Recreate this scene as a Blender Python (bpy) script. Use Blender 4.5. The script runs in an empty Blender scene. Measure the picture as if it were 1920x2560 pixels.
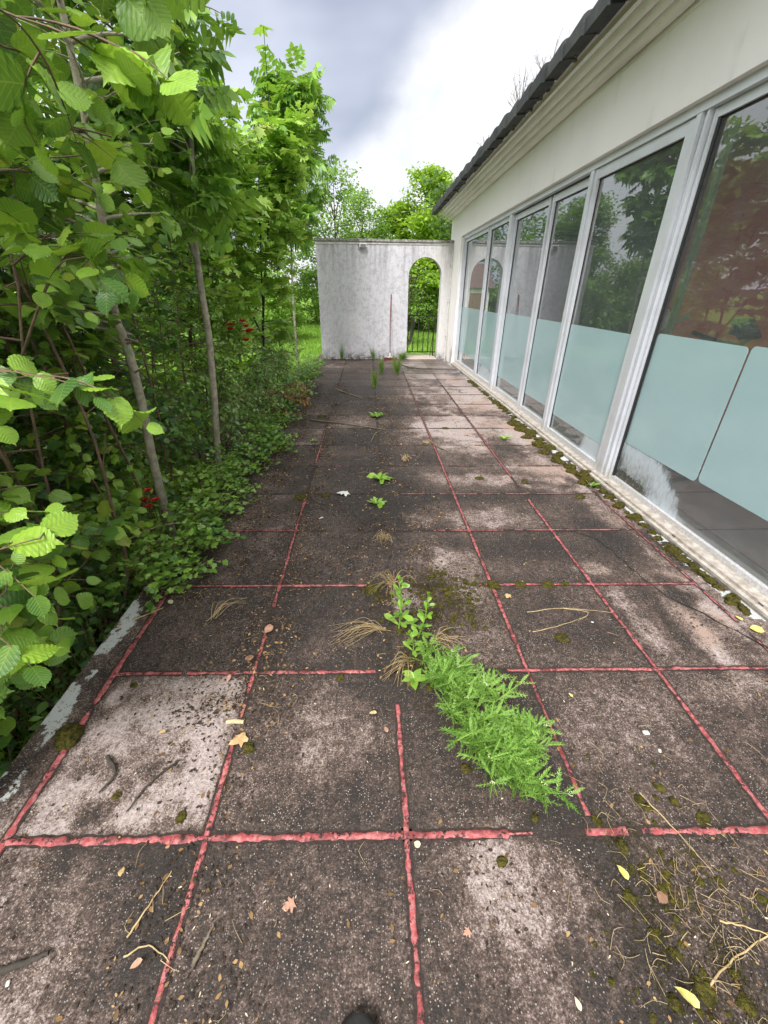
import bpy, math, random
import numpy as np
from mathutils import Vector, Matrix, noise
R = math.radians
scene = bpy.context.scene
col = scene.collection
rng = np.random.default_rng(7)
random.seed(7)

# ------------------------------------------------------------------ camera
YAW, PITCH, ROLL, FPX = 0.0384565, 0.5038407, 0.0064669, 1021.07
cam = bpy.data.cameras.new('camera')
cam.sensor_fit = 'VERTICAL'; cam.sensor_height = 36.0
cam.lens = FPX / 2560 * 36.0
cam.clip_start = 0.02; cam.clip_end = 900
co = bpy.data.objects.new('camera', cam); col.objects.link(co)
f = Vector((math.sin(YAW)*math.cos(PITCH), math.cos(YAW)*math.cos(PITCH), -math.sin(PITCH)))
r0 = Vector((math.cos(YAW), -math.sin(YAW), 0)); u0 = r0.cross(f)
rr = r0*math.cos(ROLL) + u0*math.sin(ROLL); uu = -r0*math.sin(ROLL) + u0*math.cos(ROLL)
co.matrix_world = Matrix(((rr.x, uu.x, -f.x, 0), (rr.y, uu.y, -f.y, 0), (rr.z, uu.z, -f.z, 1.5), (0, 0, 0, 1)))
scene.camera = co
scene.view_settings.view_transform = 'Standard'
scene.view_settings.look = 'None'
scene.view_settings.exposure = 1.0
scene.view_settings.gamma = 1.0
scene.render.engine = 'CYCLES'
scene.cycles.max_bounces = 8
scene.cycles.transparent_max_bounces = 24
scene.cycles.transmission_bounces = 6
scene.cycles.glossy_bounces = 4
scene.cycles.diffuse_bounces = 4

# ------------------------------------------------------------------ node helpers
class NT:
    def __init__(s, tree): s.t = tree; s.n = tree.nodes; s.l = tree.links
    def new(s, typ, **kw):
        nd = s.n.new(typ)
        for k, v in kw.items():
            if k == 'inp':
                for a, b in v.items(): s.set(nd, a, b)
            else: setattr(nd, k, v)
        return nd
    def set(s, nd, k, v):
        if isinstance(v, bpy.types.NodeSocket): s.l.new(v, nd.inputs[k])
        else: nd.inputs[k].default_value = v
    def math(s, op, a, b=0.5, c=None, clamp=False):
        m = s.new('ShaderNodeMath', operation=op, use_clamp=clamp)
        s.set(m, 0, a); s.set(m, 1, b)
        if c is not None: s.set(m, 2, c)
        return m.outputs[0]
    def mix(s, fac, a, b, blend='MIX'):
        m = s.new('ShaderNodeMix', data_type='RGBA', blend_type=blend)
        s.set(m, 'Factor', fac)
        for k, v in ((6, a), (7, b)):
            if isinstance(v, (tuple, list)) and len(v) == 3: v = (*v, 1)
            s.set(m, k, v)
        return m.outputs[2]
    def noise(s, scale, detail=4, rough=.6, vec=None, dim='3D', dist=0):
        nd = s.new('ShaderNodeTexNoise', noise_dimensions=dim)
        s.set(nd, 'Scale', scale); s.set(nd, 'Detail', detail); s.set(nd, 'Roughness', rough); s.set(nd, 'Distortion', dist)
        if vec is not None: s.set(nd, 'Vector', vec)
        return nd.outputs[0]
    def smooth(s, v, lo, hi):
        m = s.new('ShaderNodeMapRange', interpolation_type='SMOOTHSTEP')
        s.set(m, 0, v); s.set(m, 1, lo); s.set(m, 2, hi); return m.outputs[0]
    def ramp(s, fac, stops):
        rp = s.new('ShaderNodeValToRGB'); s.set(rp, 0, fac)
        e = rp.color_ramp.elements
        while len(e) < len(stops): e.new(0.5)
        for i, (p, c) in enumerate(stops): e[i].position = p; e[i].color = (*c, 1)
        return rp.outputs[0]
    def bump(s, h, strength=.4, dist=.01, normal=None):
        b = s.new('ShaderNodeBump'); s.set(b, 'Height', h); s.set(b, 'Strength', strength); s.set(b, 'Distance', dist)
        if normal is not None: s.set(b, 'Normal', normal)
        return b.outputs[0]
    def attr(s, name): return s.new('ShaderNodeAttribute', attribute_name=name).outputs['Fac']
    def pos(s): return s.new('ShaderNodeNewGeometry').outputs['Position']
    def obj(s): return s.new('ShaderNodeTexCoord').outputs['Object']
    def island(s): return s.new('ShaderNodeNewGeometry').outputs['Random Per Island']
    def scalev(s, v, sc):
        m = s.new('ShaderNodeVectorMath', operation='MULTIPLY'); s.set(m, 0, v); s.set(m, 1, sc); return m.outputs[0]

def material(name):
    m = bpy.data.materials.new(name); m.use_nodes = True
    t = NT(m.node_tree); t.n.clear()
    t.outn = t.new('ShaderNodeOutputMaterial')
    return m, t
def pbsdf(t, color, rough=.6, metal=0., normal=None, spec=.5, out=True, **kw):
    b = t.new('ShaderNodeBsdfPrincipled')
    if isinstance(color, (tuple, list)) and len(color) == 3: color = (*color, 1)
    t.set(b, 'Base Color', color); t.set(b, 'Roughness', rough); t.set(b, 'Metallic', metal); t.set(b, 'Specular IOR Level', spec)
    if normal is not None: t.set(b, 'Normal', normal)
    for k, v in kw.items(): t.set(b, k, v)
    if out: t.l.new(b.outputs[0], t.outn.inputs[0])
    return b
def simple(name, c1, c2=None, scale=20, rough=.6, metal=0, bump=.15, bscale=None, bdist=.004, spec=.5):
    m, t = material(name)
    o = t.pos()
    c2 = c2 or tuple(x*.75 for x in c1)
    n = t.noise(scale, 5, .65, o)
    c = t.mix(t.smooth(n, .35, .65), c1, c2)
    nb = t.noise(bscale or scale*3, 4, .6, o)
    pbsdf(t, c, rough, metal, t.bump(nb, bump, bdist), spec)
    return m

# ------------------------------------------------------------------ world: Nishita sky behind a broken overcast
SUN_EL, SUN_AZ = R(52), R(205)      # azimuth clockwise from +y
w = bpy.data.worlds.new('World'); scene.world = w; w.use_nodes = True
t = NT(w.node_tree); t.n.clear()
out = t.new('ShaderNodeOutputWorld'); bg = t.new('ShaderNodeBackground')
sky = t.new('ShaderNodeTexSky', sky_type='NISHITA'); sky.sun_disc = False
sky.sun_elevation = SUN_EL; sky.sun_rotation = SUN_AZ; sky.air_density = 1.2; sky.dust_density = 2
tc = t.new('ShaderNodeTexCoord').outputs['Generated']
# cloud bank boundary: a great circle; dark bank on its left, bright broken cloud on its right
bn = Vector((.19, .91, .36)).cross(Vector((-.03, .985, .17))).normalized()
if bn.x < 0: bn = -bn
dp = t.new('ShaderNodeVectorMath', operation='DOT_PRODUCT'); t.set(dp, 0, tc); t.set(dp, 1, tuple(bn))
n1 = t.noise(3.2, 7, .52, tc, dist=.25); n2 = t.noise(1.9, 4, .5, t.scalev(tc, (1, 1, 2.2)), dist=.2); n3 = t.noise(8, 6, .6, tc)
edge = t.math('ADD', dp.outputs['Value'], t.math('MULTIPLY', t.math('SUBTRACT', n1, .5), .16))
bright = t.smooth(edge, -.07, .0)
darkc = t.ramp(n2, [(.36, (1.9, 2.1, 2.75)), (.5, (2.55, 2.8, 3.5)), (.68, (4.3, 4.5, 5.2))])
brightc = t.ramp(n3, [(.3, (4.6, 4.8, 5.1)), (.6, (6.2, 6.2, 6.3))])
cloud = t.mix(bright, darkc, brightc)
# unseen sky overhead and behind, plus the left, brightened to fill scene and panes
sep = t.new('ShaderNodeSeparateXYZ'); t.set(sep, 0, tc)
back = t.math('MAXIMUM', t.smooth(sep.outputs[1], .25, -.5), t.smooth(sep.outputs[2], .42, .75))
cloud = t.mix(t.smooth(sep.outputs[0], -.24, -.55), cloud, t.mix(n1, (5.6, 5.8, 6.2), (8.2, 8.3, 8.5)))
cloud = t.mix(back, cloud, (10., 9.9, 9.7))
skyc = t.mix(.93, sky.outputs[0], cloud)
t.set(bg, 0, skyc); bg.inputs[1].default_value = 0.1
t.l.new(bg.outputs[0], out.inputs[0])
sl = bpy.data.lights.new('sun', 'SUN'); sl.energy = 2.6; sl.angle = R(24); sl.color = (1, .975, .94)
so = bpy.data.objects.new('sun', sl); col.objects.link(so)
sd = Vector((math.sin(SUN_AZ)*math.cos(SUN_EL), math.cos(SUN_AZ)*math.cos(SUN_EL), math.sin(SUN_EL)))
so.rotation_euler = sd.to_track_quat('Z', 'Y').to_euler(); so.location = (0, 0, 20)

# ------------------------------------------------------------------ object helpers
def tag(o, label=None, cat=None, group=None, kind=None):
    if label: o['label'] = label
    if cat: o['category'] = cat
    if group: o['group'] = group
    if kind: o['kind'] = kind
    return o
def empty(name, loc=(0, 0, 0), rz=0, **k):
    o = bpy.data.objects.new(name, None); col.objects.link(o)
    o.location = loc; o.rotation_euler = (0, 0, rz); o.empty_display_size = .1
    return tag(o, **k)
def mesh_np(name, V, F, mat, parent=None, smooth=False, attrs=None):
    """F: (n,3) or (n,4) array, or list of lists"""
    me = bpy.data.meshes.new(name)
    V = np.asarray(V, dtype=np.float32)
    if isinstance(F, np.ndarray):
        nf, k = F.shape
        me.vertices.add(len(V)); me.vertices.foreach_set('co', V.ravel())
        me.loops.add(nf*k); me.loops.foreach_set('vertex_index', F.astype(np.int32).ravel())
        me.polygons.add(nf); me.polygons.foreach_set('loop_start', np.arange(0, nf*k, k, dtype=np.int32))
        me.update(calc_edges=True)
    else:
        me.from_pydata([tuple(map(float, v)) for v in V], [], [list(map(int, q)) for q in F]); me.update()
    if smooth: me.polygons.foreach_set('use_smooth', np.ones(len(me.polygons), dtype=bool))
    if isinstance(F, np.ndarray) and F.shape[1] == 3 and len(V) in LUV and not attrs:
        uv = LUV.pop(len(V)); attrs = dict(lu=uv[:, 0], lv=uv[:, 1])
    for k, v in (attrs or {}).items():
        a = me.attributes.new(k, 'FLOAT', 'POINT'); a.data.foreach_set('value', np.asarray(v, dtype=np.float32))
    for m in (mat if isinstance(mat, list) else [mat]): me.materials.append(m)
    o = bpy.data.objects.new(name, me); col.objects.link(o)
    if parent: o.parent = parent
    return o
class MB:
    """collects shapes into one mesh"""
    def __init__(s): s.V = []; s.F = []
    def add(s, V, F):
        b = len(s.V); s.V += [tuple(v) for v in V]; s.F += [[i+b for i in q] for q in F]
    def box(s, a, b, bev=0.0, M=None):
        x0, y0, z0 = a; x1, y1, z1 = b
        if bev <= 0:
            V = [(x, y, z) for z in (z0, z1) for y in (y0, y1) for x in (x0, x1)]
            F = [(0, 2, 3, 1), (4, 5, 7, 6), (0, 1, 5, 4), (2, 6, 7, 3), (0, 4, 6, 2), (1, 3, 7, 5)]
        else:
            V = []; idx = {}
            for iz in (0, 1):
                for iy in (0, 1):
                    for ix in (0, 1):
                        c = [(x0, x1)[ix], (y0, y1)[iy], (z0, z1)[iz]]
                        sg = [bev if q == 0 else -bev for q in (ix, iy, iz)]
                        for ax in range(3):
                            v = [c[k]+(0 if k == ax else sg[k]) for k in range(3)]
                            idx[(ix, iy, iz, ax)] = len(V); V.append(tuple(v))
            F = []
            for ax in range(3):
                o1, o2 = [k for k in range(3) if k != ax]
                for sidx in (0, 1):
                    q = []
                    for (p, r_) in ((0, 0), (1, 0), (1, 1), (0, 1)):
                        c = [0, 0, 0]; c[ax] = sidx; c[o1] = p; c[o2] = r_; q.append(idx[(*c, ax)])
                    F.append(q)
            for ax in range(3):
                o1, o2 = [k for k in range(3) if k != ax]
                for p in (0, 1):
                    for r_ in (0, 1):
                        c0 = [0, 0, 0]; c0[o1] = p; c0[o2] = r_; c1 = list(c0); c1[ax] = 1
                        F.append([idx[(*c0, o1)], idx[(*c1, o1)], idx[(*c1, o2)], idx[(*c0, o2)]])
            for ix in (0, 1):
                for iy in (0, 1):
                    for iz in (0, 1): F.append([idx[(ix, iy, iz, k)] for k in range(3)])
        if M is not None: V = [tuple(M @ Vector(v)) for v in V]
        s.add(V, F); return s
    def tube(s, pts, rad, n=8, caps=True):
        pts = [Vector(p) for p in pts]
        if not hasattr(rad, '__len__'): rad = [rad]*len(pts)
        V = []; F = []; prev = None
        for i, p in enumerate(pts):
            d = (pts[min(i+1, len(pts)-1)] - pts[max(i-1, 0)])
            if d.length < 1e-9: d = Vector((0, 0, 1))
            d.normalize()
            if prev is None:
                a = d.orthogonal().normalized()
            else:
                a = prev - d*prev.dot(d)
                a = a.normalized() if a.length > 1e-6 else d.orthogonal().normalized()
            prev = a; b = d.cross(a)
            for k in range(n):
                th = 2*math.pi*k/n; V.append(p + (a*math.cos(th)+b*math.sin(th))*rad[i])
        for i in range(len(pts)-1):
            for k in range(n):
                k2 = (k+1) % n; F.append([i*n+k, i*n+k2, (i+1)*n+k2, (i+1)*n+k])
        if caps: F.append(list(range(n))[::-1]); F.append([(len(pts)-1)*n+k for k in range(n)])
        s.add(V, F); return s
    def prism(s, poly, y0, y1, fn=None):
        """poly in (x,z), extruded along y"""
        n = len(poly); V = [(x, y0, z) for x, z in poly] + [(x, y1, z) for x, z in poly]
        if fn: V = [fn(*v) for v in V]
        F = [[i, (i+1) % n, n+(i+1) % n, n+i] for i in range(n)] + [list(range(n))[::-1], [n+i for i in range(n)]]
        s.add(V, F); return s
    def build(s, name, mat, parent=None, smooth=False):
        me = bpy.data.meshes.new(name); me.from_pydata([tuple(v) for v in s.V], [], s.F); me.update()
        import bmesh
        bm = bmesh.new(); bm.from_mesh(me); bmesh.ops.recalc_face_normals(bm, faces=bm.faces); bm.to_mesh(me); bm.free()
        if smooth:
            me.polygons.foreach_set('use_smooth', np.ones(len(me.polygons), dtype=bool))
            me.set_sharp_from_angle(angle=R(40))
        me.materials.append(mat)
        o = bpy.data.objects.new(name, me); col.objects.link(o)
        if parent: o.parent = parent
        return o
def copy_tree(o, parent=None):
    c = o.copy(); col.objects.link(c)
    if parent: c.parent = parent
    for ch in [x for x in bpy.data.objects if x.parent == o]: copy_tree(ch, c)
    return c
def vnoise(x, y, scale, seed=0, octs=4, gain=.55):
    """fbm value noise in numpy, 0..1"""
    g = np.random.default_rng(seed).random((8, 256, 256)); s = 0; a = 1; tot = 0
    for o in range(octs):
        u = x*scale*2**o+17.3*o; v = y*scale*2**o+9.1*o
        iu = np.floor(u).astype(int); iv = np.floor(v).astype(int); fu = u-iu; fv = v-iv
        fu = fu*fu*(3-2*fu); fv = fv*fv*(3-2*fv); L = g[o]
        q = lambda i, j: L[i % 256, j % 256]
        s = s + a*((q(iu, iv)*(1-fu)+q(iu+1, iv)*fu)*(1-fv)+(q(iu, iv+1)*(1-fu)+q(iu+1, iv+1)*fu)*fv); tot += a; a *= gain
    return s/tot
def ss(x, a, b):
    q = np.clip((x-a)/(b-a), 0, 1); return q*q*(3-2*q)
def FX(y): return 2.12-.025*y          # facade plane

# ------------------------------------------------------------------ TERRACE
XC = [-1.135, -.522, .102, .695, 1.279, 1.88]
YR = [-.57, .03, .628, 1.25, 1.85, 2.451, 3.029, 3.629, 4.216, 4.819, 5.395, 5.99, 6.59, 7.19, 7.79, 8.39, 8.99, 9.59]
SH = -.019
def terrace_fields(x, y):
    n_big = vnoise(x, y, .9, 1, 4); n_med = vnoise(x, y, 3.5, 2, 5); n_f = vnoise(x, y, 14, 3, 4)
    dirt = .85 + .42*(n_big-.5) + .5*(n_med-.5)
    # per-slab weathering
    ci = np.searchsorted(np.array(XC), x); rj = np.searchsorted(np.array(YR), y-SH*x)
    tab = np.random.default_rng(5).random((8, 20)); dirt = dirt + .26*(tab[ci, rj]-.55)
    def blob(cx, cy, rx, ry, amt, rot=0, soft=.5):
        c, s_ = math.cos(rot), math.sin(rot); dx = (x-cx)*c+(y-cy)*s_; dy = -(x-cx)*s_+(y-cy)*c
        d = np.sqrt((dx/rx)**2+(dy/ry)**2) + 1.3*(n_med-.5) + .8*(n_f-.5)
        return .66*amt*(1-ss(d, 1-soft, 1+soft))
    # the pale front-left slab and its neighbour
    box = ss(x, -1.12, -1.08)*(1-ss(x, -.60, -.50))*ss(y, .60, .68)*(1-ss(y, 1.16, 1.3))
    dirt -= box*(.48-.9*(n_f-.45)-.5*(n_med-.5))
    dirt -= blob(-1.02, .38, .48, .36, .52)
    dirt -= blob(-.75, .05, .25, .25, .3)
    for a in [(.45, .50, .14, .1, .42), (.30, .34, .22, .12, .15), (.15, 1.13, .12, .1, .0), (-.12, 1.02, .16, .14, .3), (-.15, 1.42, .14, .12, .22),
              (.9, .95, .25, .13, .22), (.55, 2.05, .12, .3, .4), (.38, 2.25, .12, .2, .25), (.5, 2.7, .2, .2, .3), (.95, 3.32, .42, .13, .5), (.9, 2.62, .4, .1, .35),
              (1.6, 3.55, .3, .35, .62), (1.85, 2.75, .16, .5, .6), (1.5, 3.0, .16, .14, .35), (1.3, 3.95, .3, .1, .2), (1.75, 4.35, .2, .5, .5),
              (1.95, 1.45, .13, .5, .55), (1.62, 1.55, .05, .28, .5), (1.66, 1.25, .10, .2, .35), (1.36, 1.98, .1, .06, .42), (1.38, 1.55, .05, .22, .3), (1.86, 1.95, .09, .4, .4),
              (1.7, 1.02, .3, .2, .15), (1.4, 4.9, .6, .5, .4), (.9, 5.2, .35, .9, .34), (1.3, 6.3, .55, .8, .42), (1.7, 7.3, .25, .9, .5), (1.2, 8.6, .5, 1.0, .25),
              (-.3, 2.15, .2, .1, .18), (-.85, 2.35, .22, .2, .28), (-.75, 1.95, .2, .2, .2), (-.85, 3.1, .2, .4, .25), (-.85, 4.1, .3, .4, .25), (-.3, 5.2, .3, .5, .25), (-1.0, 8.9, .3, .6, .25),
              (.2, 1.72, .09, .12, .5), (.15, 2.5, .05, .1, .2), (-.3, .8, .1, .1, .15), (.05, 5.0, .2, .25, .2)]:
        dirt -= blob(*a)
    for a in [(.62, .35, .14, .35, .45), (1.7, 1.75, .16, .1, .45), (1.55, 1.45, .06, .2, .35), (1.1, 2.2, .35, .12, .25), (1.15, 2.95, .5, .1, .45), (1.05, 3.8, .6, .16, .4),
              (1.42, 3.25, .13, .25, .5), (.25, 2.9, .35, .4, .3), (-.15, 4.0, .35, .5, .25), (-.4, 6.5, .6, 1.2, .3), (1.62, 2.35, .14, .25, .35), (-.2, 1.9, .3, .35, .2), (1.75, 1.3, .08, .16, .3)]:
        dirt += blob(*a)
    # rain-washed streak grain
    dirt += .18*(n_f-.5)
    # far part: brown and pink, washed cleaner
    dirt -= .20*ss(y, 3.2, 5.0)*ss(x, .1, .9); dirt -= .07*ss(y, 2.0, 4); dirt += .16*np.exp(-((x-.12-.1*np.sin(y*1.3))/.28)**2)*ss(y, 1.9, 2.4)*(1-ss(y, 5, 7))
    # black growth near the facade
    moss = np.zeros_like(x)
    for a in [(.40, 1.72, .26, .24, .85), (.20, 1.30, .12, .14, .95), (.28, 1.48, .1, .2, .7), (.82, .33, .2, .28, .75), (.75, .62, .1, .1, .55), (.52, 1.2, .14, .16, .6), (.06, 1.75, .1, .12, .6),
              (.22, 1.08, .07, .06, .8), (1.02, .48, .1, .2, .4), (-.9, 7.6, .3, .6, .5), (-1.15, 1.0, .08, .1, .4)]:
        moss = np.maximum(moss, blob(*a))
    moss = np.maximum(moss, 0)
    wet = ss(y, 6.3, 8.2)*ss(x, .45, .85)*(.6+.9*(n_big-.3))
    n_p = vnoise(x, y, 5.5, 31, 5); pale = (1-ss(x-(-1.3+.007*y), .09*n_p, .02+.16*n_p))*ss(n_p+.5*(n_f-.5), .46, .56)*.85*(1-ss(y, 1.9, 2.2))
    pale = np.maximum(pale, (1-ss(FX(y)-.085-x, .0, .09))*ss(n_f+.35*(n_med-.5), .42, .55)*.9)
    return np.clip(dirt, 0, 1.15), np.clip(moss, 0, 1), np.clip(wet, 0, 1), np.clip(pale, 0, 1)
nx, ny = 230, 820
gx, gy = np.meshgrid(np.linspace(0, 1, nx), np.linspace(-1.6, 11.0, ny), indexing='ij')
xl = -1.3+.007*gy; xr_ = np.minimum(FX(gy)+.10, 3); gxx = xl+(xr_-xl)*gx
D, MO, WE, PA = terrace_fields(gxx, gy)
# distance from nearest joint line (for the dark gaps beside the mortar)
dj = np.minimum.reduce([np.abs(gxx-c) for c in XC]+[np.abs(gy-SH*gxx-q) for q in YR])
hz = .004*(vnoise(gxx, gy, .8, 9, 2)-.5) + .0015*(vnoise(gxx, gy, 30, 10, 2)-.5) - .003*np.exp(-(dj/.012)**2)
V = np.stack([gxx, gy, hz], -1).reshape(-1, 3)
idx = np.arange(nx*ny).reshape(nx, ny)
Fq = np.stack([idx[:-1, :-1], idx[1:, :-1], idx[1:, 1:], idx[:-1, 1:]], -1).reshape(-1, 4)
m, t = material('terrace_concrete')
P = t.pos(); sx_ = t.new('ShaderNodeSeparateXYZ'); t.set(sx_, 0, P); t.pos_x = sx_.outputs[0]; dirt = t.attr('dirt'); moss = t.attr('moss'); wet = t.attr('wet'); pale = t.attr('pale'); jd = t.attr('joint')
na = t.noise(46, 8, .78, P); nb = t.noise(9, 6, .7, P); nc = t.noise(150, 4, .75, P)
dv = t.math('ADD', dirt, t.math('MULTIPLY', t.math('SUBTRACT', na, .5), 1.5))
dv = t.math('ADD', dv, t.math('MULTIPLY', t.math('SUBTRACT', nb, .5), .7))
nm_ = t.noise(24, 7, .8, t.scalev(P, (1, .75, 1))); dv = t.math('ADD', dv, t.math('MULTIPLY', t.math('SUBTRACT', nm_, .5), .9))
dv = t.math('ADD', dv, t.math('MULTIPLY', t.math('SUBTRACT', nc, .5), 1.7))
lightc = t.mix(t.smooth(t.noise(70, 6, .8, P), .42, .58), (.47, .395, .38), (.22, .17, .16))
lightc = t.mix(t.math('MULTIPLY', t.smooth(t.noise(2.2, 3, .6, P), .45, .6), t.smooth(t.pos_x, .9, 1.5)), lightc, (.34, .22, .17))
base = t.ramp(dv, [(.15, (.38, .315, .295)), (.43, (.165, .117, .100)), (.68, (.066, .043, .034)), (.98, (.018, .013, .0115))])
base = t.mix(t.math('MULTIPLY', t.smooth(dv, .5, .1), .8), base, lightc)
# exposed aggregate chips
vo = t.new('ShaderNodeTexVoronoi', feature='F1'); t.set(vo, 'Vector', t.scalev(P, (1, 1, .3))); t.set(vo, 'Scale', 175.); t.set(vo, 'Randomness', 1.)
csep = t.new('ShaderNodeSeparateColor'); t.set(csep, 0, vo.outputs['Color'])
chip = t.math('MULTIPLY', t.smooth(vo.outputs['Distance'], .42, .25), t.smooth(csep.outputs[0], .64, .72))
chip = t.math('MULTIPLY', chip, t.smooth(t.math('ADD', nb, t.math('MULTIPLY', dirt, -.25)), .12, .42))
base = t.mix(t.math('MULTIPLY', chip, .8), base, t.mix(csep.outputs[1], (.36, .27, .23), (.50, .46, .42)))
vo2 = t.new('ShaderNodeTexVoronoi', feature='F1'); t.set(vo2, 'Vector', P); t.set(vo2, 'Scale', 75.)
cs2 = t.new('ShaderNodeSeparateColor'); t.set(cs2, 0, vo2.outputs['Color'])
dk = t.math('MULTIPLY', t.smooth(vo2.outputs['Distance'], .5, .2), t.smooth(cs2.outputs[0], .80, .9))
base = t.mix(t.math('MULTIPLY', dk, .5), base, (.03, .024, .02))
# dark dirt hugging the joints
jm = t.math('MULTIPLY', jd, t.smooth(nb, .3, .6))
base = t.mix(t.math('MULTIPLY', jm, .8), base, (.028, .02, .018))
mossm = t.smooth(t.math('ADD', moss, t.math('MULTIPLY', t.math('SUBTRACT', t.noise(34, 6, .75, P), .5), 2.6)), .58, .72)
base = t.mix(t.math('MULTIPLY', mossm, .72), base, t.mix(nc, (.026, .018, .009), (.060, .048, .014)))
pl = t.smooth(t.math('ADD', pale, t.math('MULTIPLY', t.math('SUBTRACT', na, .5), 2.2)), .62, .74)
base = t.mix(pl, base, (.52, .54, .54))
rough = t.math('SUBTRACT', .82, t.math('MULTIPLY', wet, .62))
rough = t.math('SUBTRACT', rough, t.math('MULTIPLY', t.smooth(dirt, .4, 1.), .12))
base = t.mix(t.math('MULTIPLY', wet, .35), base, (.05, .045, .05))
hh = t.math('ADD', t.math('MULTIPLY', nc, .5), t.math('MULTIPLY', na, .7)); hh = t.math('ADD', hh, t.math('MULTIPLY', chip, .35)); hh = t.math('ADD', hh, t.math('MULTIPLY', mossm, 1.2))
pbsdf(t, base, rough, 0, t.bump(hh, .75, .006), .5)
M_TERR = m
joint = np.exp(-(dj/.016)**2)
ter = mesh_np('terrace', V, Fq, M_TERR, smooth=True, attrs=dict(dirt=D.ravel(), moss=MO.ravel(), wet=WE.ravel(), pale=PA.ravel(), joint=joint.ravel()))
tag(ter, 'weathered concrete slab terrace with dark grime and pink patches', kind='structure')
M_WHITE_DIRTY = simple('limewashed_edge', (.55, .56, .55), (.12, .10, .085), 16, .85, bump=.5)
mb = MB(); xl0 = lambda y: -1.3+.007*y
mb.add([(xl0(-1.6), -1.6, -.002), (xl0(11), 11, -.002), (xl0(11)+.001, 11, -.9), (xl0(-1.6)+.001, -1.6, -.9)], [[0, 1, 2, 3]])
mb.add([(xl0(11), 11, -.002), (1.95, 11, -.002), (1.95, 11.001, -.9), (xl0(11), 11.001, -.9)], [[0, 1, 2, 3]])
o = mb.build('terrace_side', M_WHITE_DIRTY, ter)

# red mortar joints, laid as irregular beads a few mm proud
m, t = material('red_mortar'); P = t.pos()
na = t.noise(60, 5, .65, P); nb = t.noise(14, 4, .6, P)
c = t.mix(t.smooth(na, .4, .62), (.36, .065, .072), (.46, .17, .17))
c = t.mix(t.smooth(nb, .46, .64), c, (.17, .035, .036)); c = t.mix(t.math('MULTIPLY', t.smooth(t.noise(22, 5, .7, P), .5, .7), .5), c, (.30, .13, .115))
c = t.mix(t.math('MULTIPLY', t.smooth(t.noise(48, 7, .8, P), .51, .56), t.smooth(t.noise(9, 4, .6, P), .38, .5)), c, (.035, .022, .02))
c = t.mix(t.math('MULTIPLY', t.attr('far'), .8), c, t.mix(na, (.17, .045, .042), (.09, .04, .034)))
pbsdf(t, c, .6, 0, t.bump(t.noise(110, 5, .8, P), .8, .0025), .35)
M_MORTAR = m
JV, JF, JA = [], [], []
DV, DF = [], []
def joint_line(p0, p1, w0, seed, visf):
    p0 = np.array(p0); p1 = np.array(p1); L = np.linalg.norm(p1-p0); n = int(L/.006); s = np.linspace(0, 1, n)
    d = (p1-p0)/L; q = np.array([-d[1], d[0]]); x = p0[0]+(p1-p0)[0]*s; y = p0[1]+(p1-p0)[1]*s
    wob = .0025*(vnoise(s*L, s*0+seed, 6, seed, 3)-.5)*2
    nw = vnoise(s*L, s*0+seed*3.1, 14, seed+1, 3); nw2 = vnoise(s*L, s*0+5.5, 5, seed+2, 3)
    vis = visf(x, y)
    far = ss(np.abs(y)+0*x, 2.2, 6.5)
    wid = w0*.72*(.78+.40*nw)*(1-.35*ss(vnoise(s*L, s*0+2.2, 22, seed+7, 3), .5, .62))*np.clip(vis*1.5-.55+1.1*(nw2-.32), 0, 1)*(1-.45*far)
    nl = vnoise(s*L, s*0+1.7, 40, seed+3, 2)-.5; nr = vnoise(s*L, s*0+8.7, 40, seed+4, 2)-.5
    pd = False
    ed = .0045+.006*vnoise(s*L, s*0+3.3, 9, seed+9, 3)
    for i in range(n):
        wq = max(wid[i], .010 if nw2[i] > .42 else 0)
        ok = wq > .004
        if ok:
            for sg in (-1, 1):
                e = sg*(wq/2+ed[i]*(1 if sg > 0 else .8)+(nr[i] if sg > 0 else nl[i])*.008)
                DV.append((x[i]+q[0]*(e+wob[i]), y[i]+q[1]*(e+wob[i]), .0004+(seed % 9)*.00008))
            if pd: b = len(DV)-4; DF.append((b, b+1, b+3, b+2))
        pd = ok
    base = len(JV); k = 0; prev = False
    prof = [(-1, 0), (-.90, .95), (0, 1), (.90, .95), (1, 0)]
    for i in range(n):
        ok = wid[i] > .005
        if ok:
            hw = wid[i]/2
            for a, h in prof:
                e = a*hw + (nl[i] if a < 0 else nr[i])*abs(a)*.006
                JV.append((x[i]+q[0]*(e+wob[i]), y[i]+q[1]*(e+wob[i]), (seed % 9)*.00009+h*(.0026+.0010*nw[i]))); JA.append(far[i])
            if prev:
                b = len(JV)-10
                for j in range(4): JF.append((b+j, b+j+1, b+j+6, b+j+5))
        prev = ok
def full(v): return lambda x, y: 0*x+v
def gaps(base, lst):
    """lst: (coord axis, a, b, vis)"""
    def fn(x, y):
        v = 0*x+base
        for ax, a, b, q in lst:
            c = x if ax == 'x' else y; v = np.where((c > a) & (c < b), q, v)
        return v
    return fn
joint_line((XC[0], -.6), (XC[0]+.0, 1.88), .036, 11, gaps(1.05, [('y', .96, 1.03, .1), ('y', 1.08, 1.12, .4)]))
joint_line((XC[0], 1.88), (XC[0], 10.2), .02, 12, gaps(0.1, [('y', 7.5, 10.2, .6)]))
joint_line((XC[1], -.6), (XC[1], 10.1), .025, 13, gaps(.9, [('y', 1.5, 1.68, .2), ('y', .98, 1.04, .3), ('y', 1.10, 1.16, .45), ('y', 1.16, 1.22, .8), ('y', 3.0, 3.7, .15), ('y', 4.4, 7.2, .7), ('y', 7.2, 10.2, .35)]))
joint_line((XC[2], -.6), (XC[2], 1.08), .027, 14, full(.97))
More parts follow.
